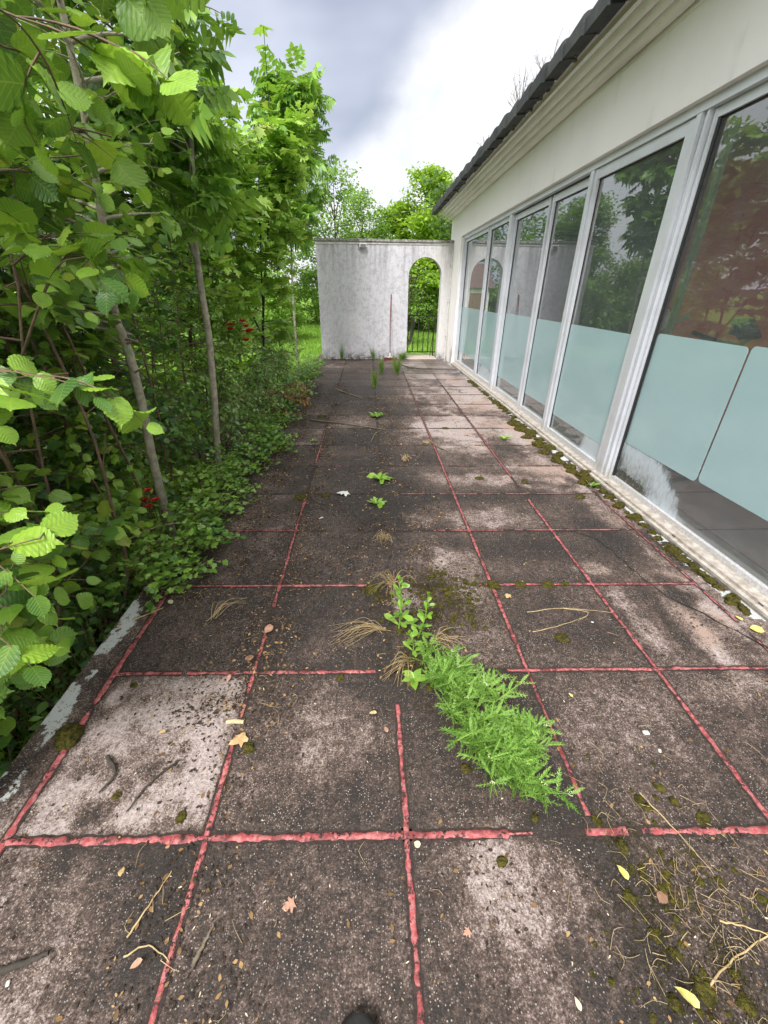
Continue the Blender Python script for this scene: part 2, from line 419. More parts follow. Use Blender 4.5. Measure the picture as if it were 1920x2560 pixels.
joint_line((XC[2], 1.08), (XC[2], 10.1), .018, 15, gaps(.0, [('y', 4.7, 7.0, .6), ('y', 7, 10, .3)]))
joint_line((XC[3], .66), (XC[3], 8.6), .024, 16, gaps(1, [('y', 1.0, 1.1, .4), ('y', .9, 1.25, .55), ('y', 7, 8.6, .6)]))
joint_line((XC[4], -.6), (XC[4], 7.5), .024, 17, gaps(1, [('y', 2.9, 3.35, .3), ('y', 6.6, 7.5, .5)]))
joint_line((XC[5], -.6), (XC[5]-.0, 4.4), .016, 18, gaps(.75, [('y', 2.9, 4.4, .3)]))
rows = {0: full(.9), 1: full(.9), 2: gaps(1.02, [('x', -.56, -.50, .75), ('x', .42, .5, .5), ('x', .5, .66, .15), ('x', .8, .84, .2)]), 3: gaps(1, [('x', -.84, -.82, .0), ('x', .02, .60, 0.0)]),
        4: gaps(.93, [('x', -.03, .42, .0), ('x', .42, .62, .35)]), 5: gaps(.8, [('x', -.5, .25, .35), ('x', .1, .4, 0)]), 6: gaps(.75, [('x', -1.2, .25, .0)]), 7: gaps(.6, [('x', -.1, .3, .1)]),
        8: gaps(.55, [('x', -1.2, .3, .3)]), 9: full(.55), 10: full(.6), 11: full(.5), 12: full(.4), 13: full(.35), 14: full(.35), 15: full(.3), 16: full(.3), 17: full(.3)}
for j, yv in enumerate(YR):
    x0 = XC[0] if j < 6 else -.8
    x1 = FX(yv)-.12 if j > 4 else (FX(yv)-.16 if j != 2 else XC[5])
    if j == 0: continue
    fn = rows.get(j, full(.4))
    joint_line((x0, yv+SH*x0), (min(x1, XC[5] if j < 6 else x1), yv+SH*x1), .031 if j < 3 else .022 if j < 5 else .014 if j < 9 else .016, 30+j, fn)
o = mesh_np('mortar_joints', np.array(JV), np.array(JF), M_MORTAR, ter, smooth=False, attrs=dict(far=JA))
tag(o, 'red painted mortar lines between the slabs')
M_BED = simple('joint_dirt', (.022, .015, .013), (.045, .03, .025), 60, .95, bump=.6)
o = mesh_np('joint_dirt', np.array(DV), np.array(DF), M_BED, ter)
# crack
M_CRACK = simple('crack_dark', (.012, .01, .009), (.02, .018, .015), 50, .9)
mb = MB(); cr = [(1.37, 2.45), (1.45, 2.38), (1.54, 2.3), (1.57, 2.12), (1.59, 1.98), (1.60, 1.84), (1.64, 1.7), (1.72, 1.6), (1.79, 1.48), (1.86, 1.38), (1.93, 1.24), (2.0, 1.1)]
pts = []
for (a, b) in zip(cr[:-1], cr[1:]):
    for k in range(12):
        s = k/12; x = a[0]+(b[0]-a[0])*s; y = a[1]+(b[1]-a[1])*s
        x += .022*(noise.noise(Vector((x*9, y*9, 3)))); x += .008*noise.noise(Vector((x*40, y*40, 1)))
        pts.append((x, y))
Vc = []; 
for i, (x, y) in enumerate(pts):
    wd = .0022+.005*max(0, noise.noise(Vector((x*12, y*12, 8)))+.2)
    Vc += [(x-wd, y, .0045), (x+wd, y+.002, .0045)]
mb.add(Vc, [[2*i, 2*i+1, 2*i+3, 2*i+2] for i in range(len(pts)-1)])
mb.build('crack', M_CRACK, ter)

# ------------------------------------------------------------------ GROUND / LAWN
m, t = material('lawn_grass'); P = t.pos()
n1 = t.noise(.35, 4, .6, P); n2 = t.noise(3, 5, .7, P); n3 = t.noise(40, 4, .7, P)
c = t.mix(t.smooth(n1, .35, .65), (.15, .31, .025), (.22, .39, .04))
c = t.mix(t.smooth(n2, .4, .65), c, (.075, .15, .02)); c = t.mix(t.math('MULTIPLY', t.smooth(n3, .4, .7), .5), c, (.20, .30, .05))
sp = t.new('ShaderNodeSeparateXYZ'); t.set(sp, 0, P)
# bare leaf mould under the shrubs along the terrace
um = t.math('MULTIPLY', t.smooth(sp.outputs[0], -6.2, -4.4), t.smooth(sp.outputs[1], 9.6, 8.4))
c = t.mix(um, c, t.mix(n2, (.022, .018, .010), (.035, .05, .014)))
pbsdf(t, c, .9, 0, t.bump(t.math('ADD', n3, n2), .8, .05), .2)
gxs = np.concatenate([np.linspace(-220, -16, 16), np.linspace(-14, 14, 57), np.linspace(16, 220, 16)])
gys = np.concatenate([np.linspace(-120, -4, 12), np.linspace(-3, 45, 97), np.linspace(50, 300, 18)])
X, Y = np.meshgrid(gxs, gys, indexing='ij')
Z = -.5-.18*(1-ss(Y, 3, 9))+.10*(vnoise(X, Y, .12, 21, 3)-.5)
Z += .9*ss(Y, 60, 300)
idx = np.arange(X.size).reshape(X.shape)
Fq = np.stack([idx[:-1, :-1], idx[1:, :-1], idx[1:, 1:], idx[:-1, 1:]], -1).reshape(-1, 4)
lawn = mesh_np('lawn', np.stack([X, Y, Z], -1).reshape(-1, 3), Fq, m, smooth=True)
tag(lawn, 'bright green mown lawn around the terrace', kind='structure')

# ------------------------------------------------------------------ leaf machinery
def leaf_template(kind, detail=1):
    """returns V (n,3), tris; y = length 0..1 from petiole, x = width, z = normal"""
    if kind == 'round':      # hazel or lime: broad, toothed, pointed tip
        prof = [(0, .0), (-.05, .13), (-.02, .27), (.12, .41), (.28, .48), (.44, .48), (.58, .42), (.70, .33), (.79, .21), (.86, .10), (.93, .04), (1.04, 0)]
        if detail > 1:
            p2 = []
            for i in range(len(prof)-1):
                a, b = prof[i], prof[i+1]; p2.append(a)
                if 2 <= i <= 8: p2.append(((a[0]+b[0])/2+.022, (a[1]+b[1])/2+.022)); p2.append(((a[0]+b[0])/2+.030, (a[1]+b[1])/2-.020))
            p2.append(prof[-1]); prof = p2
        if detail < 1: prof = [prof[i] for i in (0, 2, 4, 7, 11)]
    elif kind == 'ovate': prof = [(0, 0), (.12, .17), (.35, .27), (.6, .22), (.82, .1), (1, 0)] if detail else [(0, 0), (.35, .27), (.7, .18), (1, 0)]
    elif kind == 'lance': prof = [(0, 0), (.3, .16), (.65, .13), (1, 0)]
    elif kind == 'oblong': prof = [(0, 0.03), (.2, .07), (.45, .15), (.7, .21), (.88, .15), (1, 0)]
    elif kind in ('maple', 'ivy'):
        if kind == 'maple': o = [(0, 0), (.18, -.03), (.42, -.10), (.30, .12), (.62, .30), (.50, .40), (.30, .40), (.28, .55), (.36, .68), (.16, .68), (.12, .84), (0, 1.0)]
        else: o = [(0, .02), (.22, -.06), (.36, .04), (.30, .22), (.46, .42), (.26, .46), (.18, .70), (0, .92)]
        right = o; left = [(-x, y) for x, y in o[1:-1]][::-1]
        ring = right+left; V = [(0, .36, 0.0)]
        for x, y in ring: V.append((x*.9, y, -.10*abs(x)+.05*(.5-abs(y-.5))*(-1 if abs(x) > .3 else 1)))
        n = len(ring); T = [(0, 1+i, 1+(i+1) % n) for i in range(n)]
        return np.array(V), np.array(T)
    elif kind == 'ash':       # pinnate leaf with 9 leaflets
        V = []; T = []
        lv, lt = leaf_template('ovate', 0 if detail < 1 else 1)
        def put(px, py, ang, ln):
            b = len(V); c, s_ = math.cos(ang), math.sin(ang)
            for x, y, z in lv:
                X_, Y_ = x*ln*.95, y*ln; V.append((px+X_*c-Y_*s_*-1, py-X_*s_*1+Y_*c, -.25*(px+Y_*s_)**2-.08*Y_+z*ln))
            T.extend([(a+b, bb+b, cc+b) for a, bb, cc in lt])
        for py, ln in ((.22, .30), (.42, .36), (.6, .36), (.76, .3)):
            for sg in (1, -1): put(0, py, sg*1.05, ln)
        put(0, .8, 0, .34)
        b = len(V); V += [(-.006, 0, 0), (.006, 0, 0), (.004, .85, -.02), (-.004, .85, -.02)]; T += [(b, b+1, b+2), (b, b+2, b+3)]
        return np.array(V), np.array(T)
    elif kind == 'yarrow':
        V = []; T = []
        n = 15
        for i in range(n):
            s = .12+.86*i/(n-1); L = .115*math.sin(min(1, s*1.25)*math.pi*.62+.35)*(1 if s < .8 else (1-s)*3.4+.3)
            for sg in (1, -1):
                b = len(V); zc = .06*math.sin(i*1.9+sg)
                V += [(0, s-.016, -.15*s*s), (0, s+.016, -.15*s*s), (sg*L*.6, s+.055+.018, .02+zc-.15*s*s), (sg*L, s+.10, zc-.15*s*s), (sg*L*.62, s+.03, .0+zc-.15*s*s)]
                T += [(b, b+2, b+1), (b, b+4, b+2), (b+4, b+3, b+2)]
        b = len(V); V += [(-.014, 0, 0), (.014, 0, 0), (.008, 1, -.15), (-.008, 1, -.15), (0, .5, -.03)]; T += [(b, b+1, b+4), (b+1, b+2, b+4), (b+2, b+3, b+4), (b+3, b, b+4)]
        return np.array(V), np.array(T)
    elif kind == 'quadleaf':
        V = [(0, 0, 0), (.26, .45, -.05), (0, 1, -.1), (-.26, .45, -.05)]; return np.array(V), np.array([(0, 1, 2), (0, 2, 3)])
    V = []; T = []
    k = len(prof)
    for y, wd in prof: V.append((0, y, -.22*y*y))                      # midrib arches down
    for sg in (1, -1):
        b = len(V)
        for i, (y, wd) in enumerate(prof[1:-1]):
            ruf = .02*math.sin(i*2.3+sg) if detail >= 1 else 0
            V.append((sg*wd, y+.02, -.22*y*y+wd*.22+ruf-.25*wd*wd*2))
        for i in range(k-1):
            m0, m1 = i, i+1; s0 = b+i-1 if i > 0 else None; s1 = b+i if i+1 < k-1 else None
            if s0 is None: q = (m0, s1, m1); T.append(q if sg > 0 else q[::-1])
            elif s1 is None: q = (m0, s0, m1); T.append(q if sg > 0 else q[::-1])
            else:
                for q in ((m0, s0, s1), (m0, s1, m1)): T.append(q if sg > 0 else q[::-1])
    return np.array(V), np.array(T)
TPL = {}
def tpl(kind, detail):
    if (kind, detail) not in TPL: TPL[(kind, detail)] = leaf_template(kind, detail)
    return TPL[(kind, detail)]
def norm(a): return a/np.maximum(np.linalg.norm(a, axis=-1, keepdims=True), 1e-9)
def place_leaves(P, A, N, S, kind, detail=1):
    P, A, N, S = map(np.asarray, (P, A, N, S)); TV, TT = tpl(kind, detail)
    y = norm(A); x = norm(np.cross(y, N)); z = np.cross(x, y)
    g = np.random.default_rng(len(P)); curl = g.uniform(.3, 2.0, len(P))[:, None]; wx = g.uniform(.85, 1.15, len(P))[:, None]
    tv = TV[None]*S[:, None, None]
    tw = g.normal(0, .55, len(P))[:, None]; bd = g.normal(0, .25, len(P))[:, None]
    tv[..., 2] += (tw*TV[None, :, 0]*TV[None, :, 1]+.35*np.abs(bd)*TV[None, :, 0]**2*-1.5)*S[:, None]; tv[..., 0] += bd*.5*(TV[None, :, 1]**2)*S[:, None]
    V = P[:, None] + tv[..., 0:1]*wx[..., None]*x[:, None] + tv[..., 1:2]*y[:, None] + tv[..., 2:3]*curl[..., None]*z[:, None]
    n = len(TV); F = (TT[None]+(np.arange(len(P))*n)[:, None, None]).reshape(-1, 3)
    LUV[len(P)*n] = np.tile(TV[:, :2], (len(P), 1))
    return V.reshape(-1, 3), F
LUV = {}
def leaf_mat(name, dark, mid, light, rough=.42, trans=.34, spec=.6, yellow=None, veins=0.):
    m, t = material(name); r = t.island(); P = t.pos()
    stops = [(0, dark), (.5, mid), (.92, light)]
    if yellow: stops.append((.985, yellow))
    c = t.ramp(r, stops)
    c = t.mix(t.math('MULTIPLY', t.smooth(t.noise(2.2, 3, .6, P), .42, .62), .5), c, light)
    c = t.mix(t.math('MULTIPLY', t.smooth(t.noise(45, 3, .6, P), .5, .75), .25), c, dark)
    lu = t.math('ABSOLUTE', t.attr('lu')); lv = t.attr('lv')
    mid = t.smooth(lu, .022, .004)
    st = t.math('SINE', t.math('MULTIPLY', t.math('SUBTRACT', lv, t.math('MULTIPLY', lu, .75)), 46.))
    side = t.math('MULTIPLY', t.smooth(st, .72, 1.), veins)
    vein = t.math('MAXIMUM', t.math('MULTIPLY', mid, min(1, veins*1.4)), side)
    c = t.mix(t.math('MULTIPLY', vein, .28), c, tuple(min(.6, x*1.5+.02) for x in light))
    hgt = t.math('ADD', t.math('MULTIPLY', st, -.22*veins), t.math('MULTIPLY', t.noise(120, 4, .6, P), .6))
    b = pbsdf(t, c, rough, 0, t.bump(hgt, .45, .003), spec, out=False)
    tr = t.new('ShaderNodeBsdfTranslucent'); t.set(tr, 0, t.mix(.38, c, (.28, .44, .02), 'MIX'))
    mx = t.new('ShaderNodeMixShader'); t.set(mx, 0, trans); t.l.new(b.outputs[0], mx.inputs[1]); t.l.new(tr.outputs[0], mx.inputs[2]); t.l.new(mx.outputs[0], t.outn.inputs[0])
    return m
M_HAZEL = leaf_mat('hazel_leaf', veins=.8, dark=(.035, .11, .03), mid=(.105, .26, .035), light=(.34, .56, .06), yellow=(.42, .44, .07))
M_DARKLEAF = leaf_mat('dark_leaf', veins=.5, dark=(.022, .075, .03), mid=(.06, .165, .04), light=(.17, .34, .06), rough=.35)
M_ASH = leaf_mat('ash_leaf', (.06, .16, .035), (.15, .33, .045), (.30, .50, .07))
M_MAPLE = leaf_mat('maple_leaf', (.14, .31, .03), (.27, .49, .05), (.42, .62, .11), yellow=(.40, .40, .08))
M_ROSE = leaf_mat('rose_leaf', (.05, .14, .045), (.12, .26, .06), (.25, .43, .09), rough=.33)
M_IVY = leaf_mat('ivy_leaf', (.05, .14, .035), (.14, .31, .05), (.32, .52, .09), rough=.3)
M_FAR = leaf_mat('far_leaf', (.08, .18, .03), (.15, .29, .04), (.24, .40, .06), trans=.4, rough=.6, spec=.25)
M_FARD = leaf_mat('far_dark_leaf', (.04, .095, .035), (.075, .15, .045), (.12, .20, .06), trans=.35, rough=.6, spec=.25)
M_FARY = leaf_mat('far_lime_leaf', (.14, .28, .02), (.24, .41, .03), (.36, .52, .06), trans=.45, rough=.6, spec=.25)
M_WEED = leaf_mat('weed_leaf', (.13, .29, .03), (.21, .41, .04), (.32, .52, .08), rough=.4)
M_YARROW = leaf_mat('yarrow_leaf', (.12, .27, .05), (.21, .42, .06), (.36, .58, .12), rough=.55, trans=.35)
M_GRASS = leaf_mat('grass_blade', (.08, .19, .015), (.14, .29, .025), (.24, .39, .05), rough=.5)
M_BARK = simple('bark_grey', (.46, .42, .33), (.28, .25, .19), 22, .85, bump=.7, bscale=70, bdist=.006)
M_STEM = simple('bark_brown', (.19, .12, .075), (.10, .07, .045), 25, .7, bump=.4)
M_DARKBARK = simple('bark_dark', (.06, .05, .04), (.03, .026, .02), 12, .9, bump=.6)
M_TWIG = simple('pale_twig', (.20, .16, .11), (.11, .085, .06), 30, .8)
M_STRAW = simple('dry_straw', (.50, .38, .20), (.34, .24, .12), 40, .7)

def smooth_path(pts, n):
    pts = np.array(pts, float); k = len(pts); 
    if k == 2: return pts[0]+(pts[1]-pts[0])*np.linspace(0, 1, n)[:, None]
    s = np.linspace(0, k-1, n); i = np.minimum(s.astype(int), k-2); f_ = (s-i)[:, None]
    pp = np.vstack([2*pts[0]-pts[1], pts, 2*pts[-1]-pts[-2]])
    a, b, c, d = pp[i], pp[i+1], pp[i+2], pp[i+3]
    return .5*((2*b)+(-a+c)*f_+(2*a-5*b+4*c-d)*f_**2+(-a+3*b-3*c+d)*f_**3)
class TubeSet:
    """many low-poly tubes into arrays"""
    def __init__(s): s.V = []; s.F = []; s.n = 0
    def add(s, pts, r0, r1, k=5, wob=0):
        pts = np.asarray(pts); n = len(pts); d = np.gradient(pts, axis=0); d = norm(d)
        ref = np.array([0, 0, 1.]) if abs(d[0][2]) < .9 else np.array([1., 0, 0])
        a = norm(np.cross(d, ref)); b = np.cross(d, a)
        r = np.linspace(r0, r1, n)
        if wob: r = r*(1+wob*(np.random.default_rng(n+s.n).random(n)-.5))
        th = np.arange(k)*2*math.pi/k
        V = pts[:, None]+r[:, None, None]*(a[:, None]*np.cos(th)[None, :, None]+b[:, None]*np.sin(th)[None, :, None])
        s.V.append(V.reshape(-1, 3)); i, j = np.meshgrid(np.arange(n-1), np.arange(k), indexing='ij'); j2 = (j+1) % k
        s.F.append((np.stack([i*k+j, i*k+j2, (i+1)*k+j2, (i+1)*k+j], -1).reshape(-1, 4))+s.n); s.n += n*k
    def build(s, name, mat, parent): return mesh_np(name, np.vstack(s.V), np.vstack(s.F), mat, parent, smooth=True)

def grow(name, base, paths, label, cat, leafkind, mat, bark, size=.08, detail=1, limbs=20, limb_len=(.9, .4), h0=.25, up=.5, twigs=6, twig_len=.3,
         spacing=.06, droop=.25, seed=1, r0=.03, group=None, size_var=.6, bias=None, barkk=7, leafup=1.0, limb_r=None, part='crown', keep=None, rtop=.2, tipsize=1.0):
    """one tree or shrub: trunk mesh + crown mesh; paths in world coordinates"""
    g = np.random.default_rng(seed); base = np.array(base, float)
    root = empty(name, tuple(base), label=label, cat=cat, group=group)
    trunk = TubeSet(); P, A, N, S = [], [], [], []
    up_v = np.array([0, 0, 1.])
    def leaf(p, ax, sz):
        if keep is not None and not keep(p): return
        nrm = up_v*leafup + g.normal(0, .38, 3)
        P.append(p); A.append(ax); N.append(nrm); S.append(sz*(1-size_var*.5+size_var*g.random()))
    def twig(p0, d, L):
        n = max(3, int(L/spacing)); d = d/np.linalg.norm(d)
        s = np.linspace(0, 1, n+1)[:, None]; side = np.cross(d, up_v); side = side/max(np.linalg.norm(side), .2)
        pts = p0+d*L*s-up_v*(droop*L*s**2)+side*(g.normal(0, .06)*L*s**2)
        if keep is not None and not keep(pts[-1]): return
        trunk.add(pts[::max(1, n//4)] if n > 4 else pts, .0022 if size > .05 else .0016, .0008, 3)
        for i in range(1, n+1):
            sg = 1 if i % 2 else -1; dd = pts[i]-pts[i-1]; dd = dd/np.linalg.norm(dd)
            ax = dd*.45+side*sg*(.9 if i < n else .1)+up_v*g.normal(-.12, .22)+g.normal(0, .12, 3)
            leaf(pts[i], ax, size*(.75 if i == n else 1))
            if leafkind in ('maple', 'ash') and i < n: leaf(pts[i], dd*.45-side*sg*.9+g.normal(0, .2, 3), size)
    paths = [smooth_path(q, 14) for q in paths]
    for pi, pp in enumerate(paths):
        rb = r0*(1 if pi == 0 else .6)
        trunk.add(pp-base, rb, rb*rtop, barkk, wob=.12)
        seglen = np.linalg.norm(pp[-1]-pp[0]); nl = limbs if pi == 0 else max(3, int(limbs*.6))
        for li in range(nl):
            s = h0+(1-h0)*((li+g.random())/nl); i = min(int(s*13), 12); fr = s*13-i
            p0 = pp[i]*(1-fr)+pp[i+1]*fr
            az = g.uniform(0, 2*math.pi) if bias is None or g.random() > bias[1] else g.normal(bias[0], .7)
            L = (limb_len[0]*(1-s)+limb_len[1]*s)*g.uniform(.6, 1.15)
            d = np.array([math.cos(az), math.sin(az), up*g.uniform(.5, 1.4)]); d /= np.linalg.norm(d)
            q = np.linspace(0, 1, 6)[:, None]; bend = g.normal(0, .12, 3)
            for _try in range(4):
                lp = p0+d*L*q+bend*L*q**2-up_v*(droop*.5*L*q**2)
                if keep is None or keep(lp[-1]-base): break
                L *= .62
            else:
                if keep is not None and not keep(p0-base): continue
            lr = limb_r or r0*.28; trunk.add(lp-base, min(lr, rb*.6), .002, 4)
            for ti in range(twigs):
                u = .25+.75*(ti+g.random())/twigs; k = min(int(u*5), 4); fq = u*5-k; tp = lp[k]*(1-fq)+lp[k+1]*fq
                ld = lp[min(k+1, 5)]-lp[k]; ld /= np.linalg.norm(ld)
                sd = np.cross(ld, up_v); sd /= max(np.linalg.norm(sd), .2)
                td = ld*.7+sd*(1 if ti % 2 else -1)*g.uniform(.4, 1.1)+up_v*g.normal(.12, .3)
                twig(tp-base, td, twig_len*g.uniform(.6, 1.2)*(1.15-u*.4))
            twig(lp[-1]-base, lp[-1]-lp[-2]+g.normal(0, .01, 3), twig_len)
        twig(pp[-1]-base, pp[-1]-pp[-2], twig_len)
    trunk.build('trunk', bark, root)
    if P:
        V, F = place_leaves(P, A, N, S, leafkind, detail)
        mesh_np(part, V, F, mat, root)
    return root, len(P)
NL = 0
# ------------------------------------------------------------------ HOUSE (facade plane x = FX(y); d is distance out of it)
m, t = material('white_render'); P = t.pos()
n1 = t.noise(1.2, 5, .6, P); n2 = t.noise(90, 4, .65, P); n3 = t.noise(5, 4, .6, t.scalev(P, (1, 1, .35)))
c = t.mix(t.smooth(n1, .35, .7), (.90, .87, .87), (.85, .82, .82)); c = t.mix(t.math('MULTIPLY', t.smooth(n3, .55, .8), .35), c, (.52, .51, .46))
spz = t.new('ShaderNodeSeparateXYZ'); t.set(spz, 0, P)
low = t.math('MULTIPLY', t.smooth(spz.outputs[2], .55, .05), t.smooth(n3, .40, .62)); c = t.mix(t.math('MULTIPLY', low, .8), c, (.30, .22, .13))
pbsdf(t, c, .85, 0, t.bump(n2, .35, .004), .25); M_WALL = m
m, t = material('cornice_paint'); P = t.pos()
n1 = t.noise(3, 6, .65, t.scalev(P, (1, .35, 1))); n2 = t.noise(40, 5, .7, P)
c = t.mix(t.smooth(n1, .42, .72), (.88, .86, .82), (.74, .71, .66)); c = t.mix(t.math('MULTIPLY', t.smooth(n2, .62, .72), .8), c, (.12, .10, .08))
pbsdf(t, c, .8, 0, t.bump(n2, .5, .006), .3); M_CORN = m
m, t = material('slate_tile'); P = t.pos()
n1 = t.noise(5, 5, .65, P); n2 = t.noise(45, 5, .7, P); r = t.island()
c = t.mix(r, (.022, .026, .028), (.042, .046, .047)); c = t.mix(t.smooth(n1, .48, .7), c, (.06, .063, .055)); c = t.mix(t.math('MULTIPLY', t.smooth(n2, .6, .7), .5), c, (.20, .20, .17))
pbsdf(t, c, .7, 0, t.bump(n2, .5, .004), .4); M_SLATE = m
m, t = material('aluminium_frame'); P = t.pos()
n1 = t.noise(4, 4, .6, P); n2 = t.noise(60, 4, .7, P); spz = t.new('ShaderNodeSeparateXYZ'); t.set(spz, 0, P)
c = t.mix(t.smooth(n1, .35, .7), (.68, .70, .76), (.60, .62, .67))
low = t.math('MULTIPLY', t.smooth(spz.outputs[2], .22, .02), t.smooth(n2, .35, .6)); c = t.mix(t.math('MULTIPLY', low, .7), c, (.42, .37, .29))
c = t.mix(t.math('MULTIPLY', t.smooth(n2, .68, .74), .6), c, (.2, .17, .13))
pbsdf(t, c, .42, .25, t.bump(n2, .12, .002), .5); M_ALU = m
M_SILL = simple('sill_stone', (.50, .46, .42), (.30, .26, .22), 18, .7, bump=.35, bscale=80)
M_RUBBER = simple('black_gasket', (.012, .012, .013), (.02, .02, .02), 30, .5)
# glass: thin pane, mirror reflection by Fresnel, with a dried-on lime and dirt film, plus a painted pale sky veil
m, t = material('window_glass'); P = t.pos()
fr = t.new('ShaderNodeFresnel'); t.set(fr, 0, 1.52)
geo = t.new('ShaderNodeNewGeometry')
bmp = t.bump(t.noise(1.3, 2, .5, P), .035, .05); t.set(fr, 'Normal', bmp)
fac = t.math('ADD', t.math('MULTIPLY', fr.outputs[0], 2.2), .04, clamp=True)
tr = t.new('ShaderNodeBsdfTransparent'); t.set(tr, 0, (.93, .96, .945, 1))
gl = t.new('ShaderNodeBsdfGlossy'); t.set(gl, 'Roughness', .012); t.set(gl, 0, (.93, .96, .96, 1)); t.set(gl, 'Normal', bmp)
m1 = t.new('ShaderNodeMixShader'); t.set(m1, 0, fac); t.l.new(tr.outputs[0], m1.inputs[1]); t.l.new(gl.outputs[0], m1.inputs[2])
df = t.new('ShaderNodeBsdfDiffuse')
hz = t.attr('haze'); blk = t.attr('black')
nh = t.noise(55, 5, .7, t.scalev(P, (1, 1, .28))); nd = t.noise(7, 5, .6, P); nk = t.noise(70, 5, .75, P)
hm = t.math('MULTIPLY', t.smooth(t.math('ADD', hz, t.math('MULTIPLY', t.math('SUBTRACT', nh, .5), 1.1)), .12, .95), .78)
dm = t.math('MULTIPLY', t.math('ADD', t.math('MULTIPLY', t.smooth(nd, .3, .8), .25), .42), t.math('ADD', t.math('MULTIPLY', t.attr('dust'), .45), .17))  # dust low on the pane, plus constant veil paling it like reflected sky
bm_ = t.smooth(t.math('ADD', blk, t.math('MULTIPLY', t.math('SUBTRACT', nk, .5), 1.6)), .48, .62)
cc = t.mix(bm_, (.60, .68, .76), (.03, .028, .025)); cc = t.mix(t.math('MULTIPLY', t.attr('dust'), .6), cc, (.42, .40, .33))
t.set(df, 0, cc)
fm = t.math('MAXIMUM', t.math('MAXIMUM', hm, dm), t.math('MULTIPLY', bm_, .93))
m2 = t.new('ShaderNodeMixShader'); t.set(m2, 0, fm); t.l.new(m1.outputs[0], m2.inputs[1]); t.l.new(df.outputs[0], m2.inputs[2]); t.l.new(m2.outputs[0], t.outn.inputs[0]); M_GLASS = m
m, t = material('frosted_film'); P = t.pos()
n1 = t.noise(2, 4, .6, t.scalev(P, (1, 1, 2))); n2 = t.noise(20, 4, .6, t.scalev(P, (1, .3, 2)))
c = t.mix(t.smooth(n1, .3, .7), (.60, .80, .86), (.54, .75, .81)); c = t.mix(t.math('MULTIPLY', t.smooth(n2, .55, .75), .5), c, (.66, .78, .78))
b = pbsdf(t, c, .55, 0, None, .5, out=False); t.set(b, 'Coat Weight', 1.0); t.set(b, 'Coat Roughness', .04); t.set(b, 'Coat IOR', 1.75)
ts = t.new('ShaderNodeBsdfTranslucent'); t.set(ts, 0, (.4, .6, .56, 1)); m1 = t.new('ShaderNodeMixShader'); t.set(m1, 0, .34)
t.l.new(b.outputs[0], m1.inputs[1]); t.l.new(ts.outputs[0], m1.inputs[2])
tr = t.new('ShaderNodeBsdfTransparent'); m2 = t.new('ShaderNodeMixShader'); t.set(m2, 0, .06); t.l.new(m1.outputs[0], m2.inputs[1]); t.l.new(tr.outputs[0], m2.inputs[2]); t.l.new(m2.outputs[0], t.outn.inputs[0]); M_FILM = m

Y0, Y1 = -2.2, 10.52
def ZH(y): return 2.37+.020*(9.6-y)          # underside of the wall above the windows
def ZS(y): return 2.79+.0355*(10.54-y)       # underside of the eaves at the wall
house = empty('house', (2.1, 4, 0), label='white rendered single-storey house with a long row of glazed sliding doors', cat='house')
HI = house.matrix_world
def hbuild(mb, name, mat, parent=house, smooth=False):
    off = Vector((2.1, 4, 0)); mb.V = [tuple(Vector(v)-off) for v in mb.V]
    return mb.build(name, mat, parent, smooth)
def fbox(mb, d0, d1, y0, y1, z0, z1):
    """box in facade space; z can be functions of y"""
    fz0 = z0 if callable(z0) else (lambda y: z0); fz1 = z1 if callable(z1) else (lambda y: z1)
    V = [(FX(y)-d, y, z(y)) for z in (fz0, fz1) for y in (y0, y1) for d in (d0, d1)]
    mb.add(V, [(0, 2, 3, 1), (4, 5, 7, 6), (0, 1, 5, 4), (2, 6, 7, 3), (0, 4, 6, 2), (1, 3, 7, 5)]); return mb
mb = MB()
fbox(mb, .038, -.28, Y0, Y1, ZH, lambda y: ZS(y)+.05)                # band above the glazing
fbox(mb, .038, -.28, 9.50, Y1, -.02, lambda y: ZH(y))                # end pier
fbox(mb, -.002, -.28, Y0-.6, Y0, -.02, lambda y: ZS(y)+.05)
wl = hbuild(mb, 'wall', M_WALL)
# the house behind: back, ends, ceiling, floor
mb = MB()
mb.box((8.2, Y0-.6, -.02), (8.4, Y1, 3.2)); mb.box((2.2, Y1-.22, -.02), (8.2, Y1-.002, 2.62)); mb.box((2.45, Y0-.6, -.02), (8.2, Y0-.4, .12)); mb.box((2.45, Y0-.6, 2.45), (8.2, Y0-.4, 3.0))  # unseen near end wall has an opening added to light the room
M_INW = simple('inner_wall', (.30, .27, .23), (.24, .22, .19), 3, .8)
hbuild(mb, 'inner_wall', M_INW)
mb = MB(); mb.box((2.15, Y0-.6, 2.56), (8.2, Y1-.23, 2.60)); hbuild(mb, 'ceiling', simple('ceiling_paint', (.45, .44, .42), None, 4, .8))
m, t = material('interior_tiles'); P = t.pos()
bt = t.new('ShaderNodeTexBrick'); t.set(bt, 'Vector', P); t.set(bt, 'Scale', 1.); bt.offset = 0; t.set(bt, 'Brick Width', .6); t.set(bt, 'Row Height', .6); t.set(bt, 'Mortar Size', .006)
t.set(bt, 'Color1', (.80, .81, .77, 1)); t.set(bt, 'Color2', (.74, .75, .71, 1)); t.set(bt, 'Mortar', (.10, .10, .095, 1))
pbsdf(t, t.mix(t.math('MULTIPLY', t.noise(6, 4, .6, P), .4), bt.outputs[0], (.22, .22, .2)), .35)
mb = MB(); mb.box((2.05, Y0-.6, -.03), (8.2, Y1-.23, .0)); hbuild(mb, 'interior_floor', m)
m, t = material('red_brown_wall'); P = t.pos()
pbsdf(t, t.mix(t.noise(1.5, 4, .6, P), (.60, .13, .09), (.50, .11, .075)), .7); M_RED = m
mb = MB(); mb.box((3.27, 4.75, .001), (7.6, 4.87, 2.555)); hbuild(mb, 'red_partition', M_RED)
